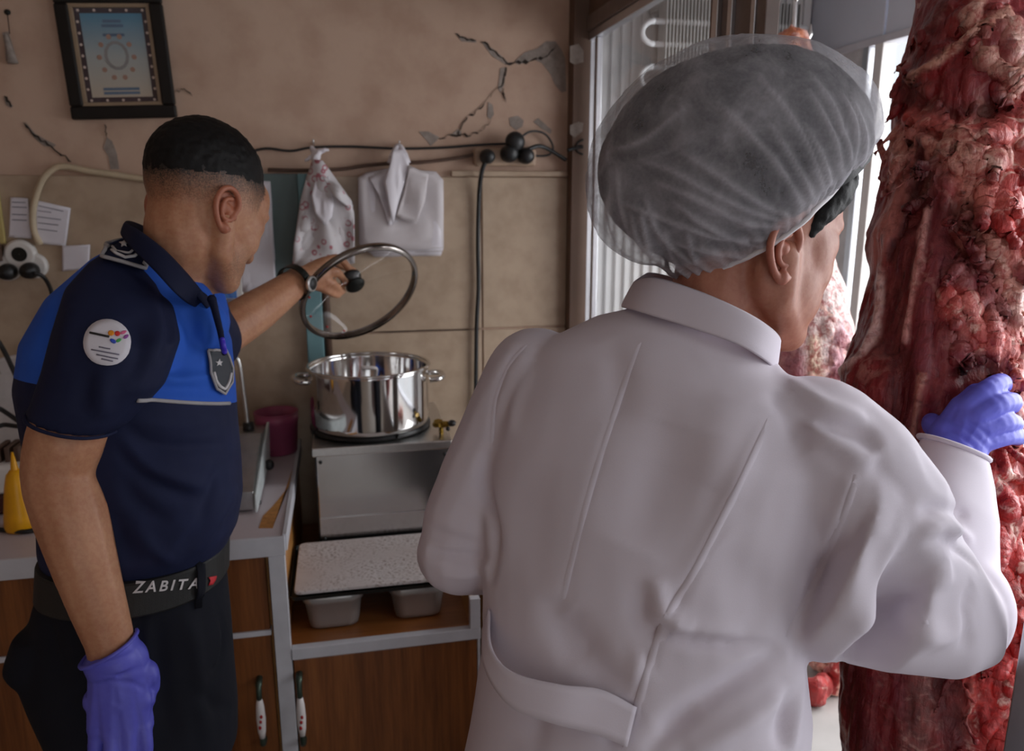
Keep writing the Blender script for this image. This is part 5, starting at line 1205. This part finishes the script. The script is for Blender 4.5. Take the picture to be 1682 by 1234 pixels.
for k in range(5):
    for v in (-H2+.0475, H2-.0475): mk('border_dot', fdisc(-W2+.052+k*(2*W2-.104)/4, v, .0034, .0068), M['dotcream'], pf)
for k in range(1,8):
    for u in (-W2+.0475, W2-.0475): mk('border_dot', fdisc(u, -H2+.0475+k*(2*H2-.095)/8, .0034, .0068), M['dotcream'], pf)
M['medal'] = simple('print_medallion', lin((150,150,150)), .6); M['inkblue'] = simple('print_blue_ink', lin((92,120,148)), .6); M['inkrose'] = simple('print_rose_ink', lin((176,140,124)), .6)
mk('medallion', fdisc(0,.0,.030,.0082,.036), M['medal'], pf); mk('medallion_core', fdisc(0,.0,.022,.0088,.028), M['printgrad'], pf)
for k in range(10):
    a = 2*math.pi*k/10; mk('rosette', fdisc(.042*math.cos(a), -.004+.052*math.sin(a), .0062, .0084), M['inkrose'], pf)
for v, w_, m_ in ((.083,.022,'inkblue'),(.072,.026,'inkblue'),(.050,.026,'inkblue'),(-.082,.044,'inkblue'),(-.092,.044,'inkblue')):
    mk('script_line', fb(-w_,w_,v-.0034,v+.0034,.0074,.0080), M[m_], pf)
mk('glass', fb(-W2+.034,W2-.034,-H2+.034,H2-.034,.0100,.0115), M['glass'], pf)

# teal post, grey green board, dark strip added for the post's shaded edge
def wbox(pxl, pxr, pt, pb, y0, y1):
    a = PY(pxl, pt, YB); b = PY(pxr, pb, YB); return box(a[0], b[0], YB-y1, YB-y0, b[2], a[2])
tag(mk('wooden_post', box(-.112, -.064, YB-.034, YB-.009, .885, 1.652), M['teal'], bevel=.003), 'narrow teal painted post on the wall behind the pot', 'post')
tag(mk('wall_board', box(-.245, -.113, YB-.018, YB-.009, 1.30, 1.652), M['tealgrey'], bevel=.002), 'grey green board on the wall left of the printed bag', 'board')
tag(mk('post_shade_strip', tube([(-.052,YB-.021,.99),(-.052,YB-.021,1.64)], .011, 12), M['darkbrown'], smooth=True), 'thin brown strip standing in for the shaded edge of the teal post', 'pipe')
# long thin cable and thick ledge conduit
def wcable(name, pts, r, mat, label, out=.006, cat='cable'):
    L = smooth_line([wp(x, y, out+ (q[0] if q else 0)) for x, y, *q in pts], 8)
    return tag(mk(name, tube(L, r, 8), mat, smooth=True), label, cat)
wcable('power_cable', [(415,248),(440,244),(478,248),(515,242),(580,241),(650,244),(720,243),(790,238),(838,236)], .0035, M['black'], 'thin black cable strung along the wall above the bags')
wcable('power_cable', [(440,279),(500,280),(560,278),(600,272),(650,268),(700,266),(760,258),(784,252)], .005, M['darkbrown'], 'brown cable sagging behind the hanging bags', .010)
wcable('conduit', [(252,296),(220,292),(180,286),(140,280),(110,274),(90,276),(72,292),(60,320),(54,350),(56,380),(66,402)], .0085, M['beige_cable'], 'beige cable bending down to the white socket', .012)
# socket strip with three black plugs
ss = thing('socket_strip', 'white socket strip on the wall near the corner with black plugs', 'socket', tuple(wp(822,275)))
a = wp(776,243); b = wp(878,274)
mk('body', box(a[0], b[0], YB-.035, YB-.009, b[2], a[2]), simple('aged_beige_plastic', lin((172,146,124)), .5), ss, bevel=.01, seg=4)
mk('ledge', box(PY(740,282,YB)[0], PY(930,282,YB)[0], YB-.022, YB-.009, PY(800,290,YB)[2], PY(800,281,YB)[2]), M['panel'], ss, bevel=.003)
def plug(px, py, r, label):
    c = wp(px, py, .03); p = thing('plug', label, 'plug', tuple(c), 'black plugs in the socket strip')
    mk('body', lathe([(.0005,.0),(r,.0),(r*1.04,.012),(r*.9,.034),(r*.5,.042),(.0005,.043)], c+A3(0,.006,0), (0,-1,-.05), 20), M['black'], p, smooth=True); return c
c_a = plug(800,257,.021,'round black plug at the left end of the socket strip with the hanging cable')
c_b = plug(836,252,.025,'large black plug in the middle of the socket strip'); c_c = plug(863,256,.023,'black plug at the right end of the socket strip')
mk('body_top', ell(wp(846,233,.045), (.029,.022,.029), (A3(.7,0,.7),A3(0,1,0),A3(-.7,0,.7))), M['black'], [o for o in bpy.data.objects if o.name == 'plug.001'][0], smooth=True)
wcable('power_cable', [(800,262,.04),(792,280,.035),(787,320,.012),(785,400,.008),(786,470,.008),(783,530,.008),(782,600,.008),(781,680,.008)], .0065, M['black'], 'thick black cable hanging down the wall from the socket strip')
wcable('power_cable', [(852,228,.03),(872,216,.02),(895,220,.012),(908,240,.01),(902,254,.01),(880,256,.012),(868,250,.03)], .0032, M['black'], 'black cable loop above the right end of the socket strip')
wcable('power_cable', [(866,246,.04),(885,240,.03),(902,246,.02),(930,263,.016)], .0062, M['black'], 'short thick black cable leaving the socket strip towards the corner')
def on_ret(px, py, o=.004): return PY(px, py, YB-.055-o)
tag(mk('power_cable', tube(smooth_line([on_ret(932,247), on_ret(945,243), on_ret(957,241)],5), .0055, 8), M['black'], smooth=True), 'thick black cable stub on the brown return beside the cabinet', 'cable')
tag(mk('power_cable', tube(smooth_line([on_ret(958,229), on_ret(948,236), on_ret(948,248), on_ret(958,254)],5), .0028, 8), M['black'], smooth=True), 'thin black cable curl on the brown return beside the cabinet', 'cable')
# nails and bags
def nail(px, py, label):
    p = wp(px, py); n = tag(mk('nail', tube([p+A3(0,.012,0), p+A3(0,-.02,0), p+A3(0,-.026,.010)], [.0028,.0026,.002], 8), M['steel_dull'], smooth=True), label, 'nail', 'bag nails in the wall')
nail(515,236,'wall nail holding the printed bag bundle'); nail(655,238,'wall nail holding the stack of white bags')
def sheet(name, outline, out, th, mat, parent, wav=.0, seed=0, seam=None):
    """hanging plastic sheet: outline in wall pixels, gently waved, with thickness"""
    P0 = [wp(x, y, out) for x, y in outline]
    c = np.mean(P0, 0); n = len(P0); V = [c]; F = []; R_ = 6
    for i in range(1, R_+1):
        for p in P0: V.append(c+(p-c)*i/R_)
    for k in range(n):
        F.append((0,1+k,1+(k+1)%n))
        for i in range(R_-1): F.append((1+i*n+k,1+(i+1)*n+k,1+(i+1)*n+(k+1)%n,1+i*n+(k+1)%n))
    V = np.array(V); V[:,1] += wav*fbm(V*A3(1,0,.4)+seed, 22, seed, 3)
    o = mk(name, (V,F), mat, parent, smooth=True); s_ = o.modifiers.new('s','SOLIDIFY'); s_.thickness = th; s_.offset = 0; return o
M['bagwhite'] = simple('white_bag_plastic', lin((222,216,222)), .45, var=.05, scale=9)
M['bagshade'] = simple('shaded_bag_plastic', lin((206,198,200)), .5, var=.06, scale=9)  # darker copy of the white bag plastic, shade put into its colour
t = NT('printed_bag_plastic'); v = t.coords(); vo = t.n('ShaderNodeTexVoronoi'); vo.inputs['Scale'].default_value = 42; t.l(v, vo.inputs['Vector'])
ringm = t.ramp(vo.outputs['Distance'], [(.22,(0,0,0)),(.27,(1,1,1)),(.36,(1,1,1)),(.41,(0,0,0))]); big = t.noise(v, 14, 2)
M['bagprint'] = t.set(Base_Color=t.mix(t.math('MULTIPLY', ringm, t.ramp(big,[(.44,(0,0,0)),(.50,(.8,.8,.8))])), lin((204,198,200)), lin((166,52,74))), Roughness=.5)
wb_ = thing('bag_stack', 'stack of plain white carrier bags hanging from the right nail', 'bags', tuple(wp(660,425)))
for k_ in range(5):
    o_ = .004+k_*.006; dx = (4-k_)*3
    sheet('bag', dense([(588+dx,284+k_*2),(640,276),(716,282),(728-dx*.3,296),(729-dx*.4,420-k_*3),(604+dx,422-k_*2),(590+dx,400)],4), o_, .003, M['bagwhite'] if k_ % 2 else M['bagshade'], wb_, .010, 5+k_)
sheet('folded_flap', dense([(645,246),(662,246),(672,270),(664,300),(652,340),(645,370),(630,300),(640,270)],3), .046, .003, M['bagwhite'], wb_, .012, 21)
sheet('folded_flap', dense([(672,272),(704,286),(698,330),(684,368),(650,356),(662,320)],3), .050, .004, M['bagshade'], wb_, .010, 22)
sheet('folded_flap', dense([(606,292),(640,280),(645,366),(640,372),(622,320)],3), .040, .003, M['bagwhite'], wb_, .012, 23)
mk('handle_loop', join(tube(smooth_line([wp(640,268,.04), wp(646,252,.035), wp(655,240,.022), wp(664,252,.035), wp(670,268,.04)],5), .008, 8), tube([wp(640,264,.04), wp(670,262,.04)], .010, 8)), M['bagwhite'], wb_, smooth=True)
pbag = thing('bag_bundle', 'knotted bundle of white bags printed with red circles, on the left nail', 'bags', tuple(wp(535,430)))
for k_ in range(3):
    sheet('bag', dense([(514,262),(530,264),(556,300),(577,330),(581,350),(582,432),(548,440),(480,438),(484,400),(494,330),(504,290)],4), .052+k_*.010, .004, M['bagprint'], pbag, .022, 31+k_)
sheet('folded_flap', dense([(522,280),(540,290),(548,330),(545,356),(534,370),(518,352),(512,320)],3), .092, .004, M['bagwhite'], pbag, .02, 41)
sheet('folded_flap', dense([(530,290),(556,304),(580,338),(574,342),(548,322)],3), .090, .004, M['bagprint'], pbag, .02, 42)
kv, kf = fuse([ctube([wp(512,244,.02),wp(520,256,.04),wp(516,270,.05),wp(524,282,.06)], [.008,.012,.011,.016]), ctube([wp(518,250,.035),wp(538,246,.04)],[.009,.006]), ctube([wp(516,254,.035),wp(502,264,.04)],[.008,.004])], .003, 2)
kv = np.array(kv); kv = kv + vnormals(kv,kf)*(.004*fbm(kv,60,3,3))[:,None]; mk('knot', (kv,kf), M['bagwhite'], pbag, smooth=True, fixn=False)
pbk = thing('paper_sheets', 'white sheets of wrapping paper hanging behind the officer', 'paper', tuple(wp(425,480)))
for k_ in range(3): sheet('sheet', dense([(392+k_*3,296),(444,298+k_),(446,330),(455-k_,475),(395,480)],4), .011+k_*.004, .002, M['paper'], pbk, .006, 51+k_)
# blue patterned booklet in a white stand
t = NT('blue_pattern'); v = t.coords(); vo = t.n('ShaderNodeTexVoronoi'); vo.inputs['Scale'].default_value = 60; t.l(v, vo.inputs['Vector'])
M['bluepat'] = t.set(Base_Color=t.ramp(vo.outputs['Distance'], [(.2,lin((60,90,190))),(.5,lin((90,150,214))),(.7,lin((110,110,190)))]), Roughness=.4)
bk = thing('wall_calendar', 'blue patterned wall calendar in a white frame below the face of the officer', 'calendar', tuple(wp(362,500)))
a = wp(328,424); b = wp(402,505)
mk('backing', box(a[0], b[0], YB-.03, YB-.009, b[2], a[2]), M['white_plastic'], bk, bevel=.003)
mk('page', box(a[0]+.008, b[0]-.016, YB-.033, YB-.03, b[2]+.03, a[2]-.004), M['bluepat'], bk); mk('caption', box(a[0]+.008, b[0]-.016, YB-.033, YB-.03, b[2]+.004, b[2]+.028), M['print'], bk)
# papers and socket at the left
def paper(pts, label, out, lines):
    p = thing('note_paper', label, 'paper', tuple(wp(*pts[2])), 'papers taped to the wall'); sheet('sheet', dense(pts,3), out, .001, M['paper'], p, .002, 61)
    for (x0,y0,x1,y1) in lines: mk('print_line', tube([wp(x0,y0,out+.002), wp(x1,y1,out+.002)], .0011, 5), M['print'], p)
paper([(17,324),(46,326),(52,392),(14,390)], 'narrow note paper left of the beige cable', .006, [(20,332,42,333),(20,340,44,341),(20,352,44,353),(20,361,44,362)])
paper([(56,328),(116,342),(108,404),(60,400)], 'wide printed note paper right of the beige cable', .006, [(63,338,104,347),(62,346,84,349),(62,356,100,361),(62,366,96,370),(62,376,94,380)])
paper([(102,404),(148,402),(146,440),(102,446)], 'blank white paper just above the shoulder of the officer', .006, [])
so = thing('wall_socket', 'white round triple wall socket at the left edge with two black plugs', 'socket', tuple(wp(38,455)))
mk('plate', fuse([lathe([(.0005,0),(.040,0),(.040,.012),(.034,.02),(.0005,.02)], wp(36,418), (0,-1,0), 28), lathe([(.0005,0),(.034,0),(.034,.012),(.030,.018),(.0005,.018)], wp(58,436), (0,-1,0), 28), lathe([(.0005,0),(.034,0),(.034,.012),(.030,.018),(.0005,.018)], wp(14,440), (0,-1,0), 28)], .002, 2), M['white_plastic'], so, smooth=True)
mk('hole', lathe([(.0005,0),(.017,0),(.019,.002),(.0005,.002)], wp(32,418,.0195), (0,-1,0), 20), M['darkmetal'], so)
for (x,y,l) in ((16,446,'left black plug in the white wall socket'),(52,444,'right black plug in the white wall socket')):
    p = thing('plug', l, 'plug', tuple(wp(x,y,.02)), 'black plugs in the wall socket'); mk('body', lathe([(.0005,0),(.021,0),(.022,.012),(.019,.034),(.0005,.04)], wp(x,y,.018), (0,-1,0), 20), M['black'], p, smooth=True)
wcable('power_cable', [(56,448,.05),(70,454,.04),(80,468,.02),(86,490,.01),(88,540,.008)], .0055, M['black'], 'black cable from the wall socket down behind the officer')
tag(mk('wall_strip', wbox(-8,14,308,400,.009,.02), simple('yellowish_card', lin((190,172,110)), .6), bevel=.002), 'yellowish card strip at the left edge above the dark box', 'card')
tag(mk('junction_box', wbox(-20,12,402,428,.009,.04), M['darkbrown'], bevel=.003), 'small dark brown box at the left edge beside the socket', 'box')
orn = thing('wall_ornament', 'small beaded tassel hanging at the top left of the wall', 'ornament', tuple(wp(20,105)))
mk('bead', ell(wp(12,20,.006),(.008,.006,.007)), M['darkmetal'], orn, smooth=True); mk('string', tube([wp(12,22,.006),wp(16,56,.006)],.0014,6), M['darkbrown'], orn); mk('tassel', lathe([(.0005,.07),(.004,.068),(.007,.05),(.010,.02),(.013,.0),(.0005,0)], wp(21,104,.008), (-.12,0,1), 14), M['bare'], orn, smooth=True)

# ------------------------------------------------------------------ clutter at the left end of the worktop
ZT = .8815
bs = thing('plastic_basin', 'pale round plastic basin leaning at the left end of the worktop', 'basin', (-.80,2.2,ZT))
cb_ = A3(-.835, 2.22, 1.04); nb_ = unit(A3(.25,-1,.35))
mk('bowl', lathe([(.0005,-.05),(.06,-.05),(.11,-.035),(.145,0),(.152,.004),(.152,.008),(.142,.004),(.107,-.03),(.058,-.045),(.0005,-.045)], cb_, nb_, 48), simple('pale_translucent_plastic', lin((186,176,172)), .35), bs, smooth=True)
for k_ in range(16):
    a = 2*math.pi*k_/16; e1_ = unit(np.cross(nb_,HZ)); e2_ = np.cross(nb_, e1_); p = cb_+nb_*.002
    mk('rib', tube([p+.118*(math.cos(a)*e1_+math.sin(a)*e2_)-nb_*.022, p+.138*(math.cos(a)*e1_+math.sin(a)*e2_)-nb_*.001], .0018, 5), M['bare'], bs)
ap = thing('countertop_appliance', 'small white appliance with round dial at the left end of the worktop', 'appliance', (-.80,1.98,ZT))
mk('base', box(-.92,-.66,1.90,2.06,ZT,ZT+.045), simple('maroon_base', lin((70,30,28)), .4), ap, bevel=.006)
mk('body', box(-.92,-.665,1.905,2.05,ZT+.045,ZT+.115), M['white_plastic'], ap, bevel=.012, seg=4)
mk('dial', lathe([(.0005,.012),(.012,.011),(.014,0),(.0005,0)], (-.715,1.905,ZT+.082), (0,-1,0), 20), M['steel_dull'], ap, smooth=True)
mk('dial_ring', lathe([(.018,0),(.018,.003),(.015,.003),(.015,0)], (-.715,1.906,ZT+.082), (0,-1,0), 20), M['white_plastic'], ap, smooth=True)
mk('lever', ctube([(-.72,1.99,ZT+.112),(-.68,1.985,ZT+.135),(-.655,1.98,ZT+.15)], [.010,.007,.005], 8), M['white_plastic'], ap, smooth=True)
for k_ in range(3): mk('grip', box(-.80+k_*.02,-.788+k_*.02,1.93,2.0,ZT+.113,ZT+.15), M['darkbrown'], ap, bevel=.003)
yb = thing('sauce_bottle', 'yellow plastic bottle at the left edge of the worktop', 'bottle', (-.70,1.80,ZT))
mk('body', lathe([(.0005,0),(.034,0),(.036,.006),(.034,.03),(.030,.06),(.024,.10),(.018,.125),(.010,.135),(.0005,.135)], (-.715,1.81,ZT), n=28), M['yellow'], yb, smooth=True); mk('nozzle', lathe([(.008,.133),(.006,.15),(.002,.175),(.0005,.175)], (-.715,1.81,ZT), n=14), M['yellow'], yb, smooth=True)
for pts, l in (([(-20,540),(4,572),(30,625),(56,674)], 'upper black cable running to the red connector'), ([(-20,660),(4,674),(30,692),(56,712)], 'middle black cable running to the red connector'), ([(-20,694),(10,698),(36,702),(56,708)], 'lower black cable running to the red connector')):
    tag(mk('power_cable', tube(smooth_line([wp(pts[0][0]-60, pts[0][1]-70)]+[P(x,y,1.98) for x,y in pts],6), .006, 8), M['black'], smooth=True), l, 'cable', 'black cables at the left end')
rc = thing('red_connector', 'small red connector where the black cables meet behind the arm', 'connector', tuple(P(60,706,1.98)))
mk('body', ctube([P(52,700,1.98),P(72,690,1.98)], [.016,.016], 12), M['red'], rc, smooth=True); mk('cap', ctube([P(72,690,1.98),P(84,684,1.98)], [.011,.009], 10), M['black'], rc, smooth=True)
tag(mk('power_cable', tube(smooth_line([(-.76,1.80,ZT+.005),(-.70,1.775,ZT+.005),(-.655,1.80,ZT+.005),(-.62,1.86,ZT+.006),(-.58,1.95,ZT+.006)],8), .005, 8), M['black'], smooth=True), 'black cable lying on the worktop around the yellow bottle', 'cable')

# ------------------------------------------------------------------ put the origin of single-mesh things at their base
bpy.context.view_layer.update()
for o in list(scn.objects):
    if o.type == 'MESH' and o.parent is None and not o.children and 'category' in o:
        co = np.empty(len(o.data.vertices)*3); o.data.vertices.foreach_get('co', co); co = co.reshape(-1,3)
        b = A3((co[:,0].min()+co[:,0].max())/2, (co[:,1].min()+co[:,1].max())/2, co[:,2].min())
        co -= b; o.data.vertices.foreach_set('co', co.ravel()); o.location = tuple(b); o.data.update()
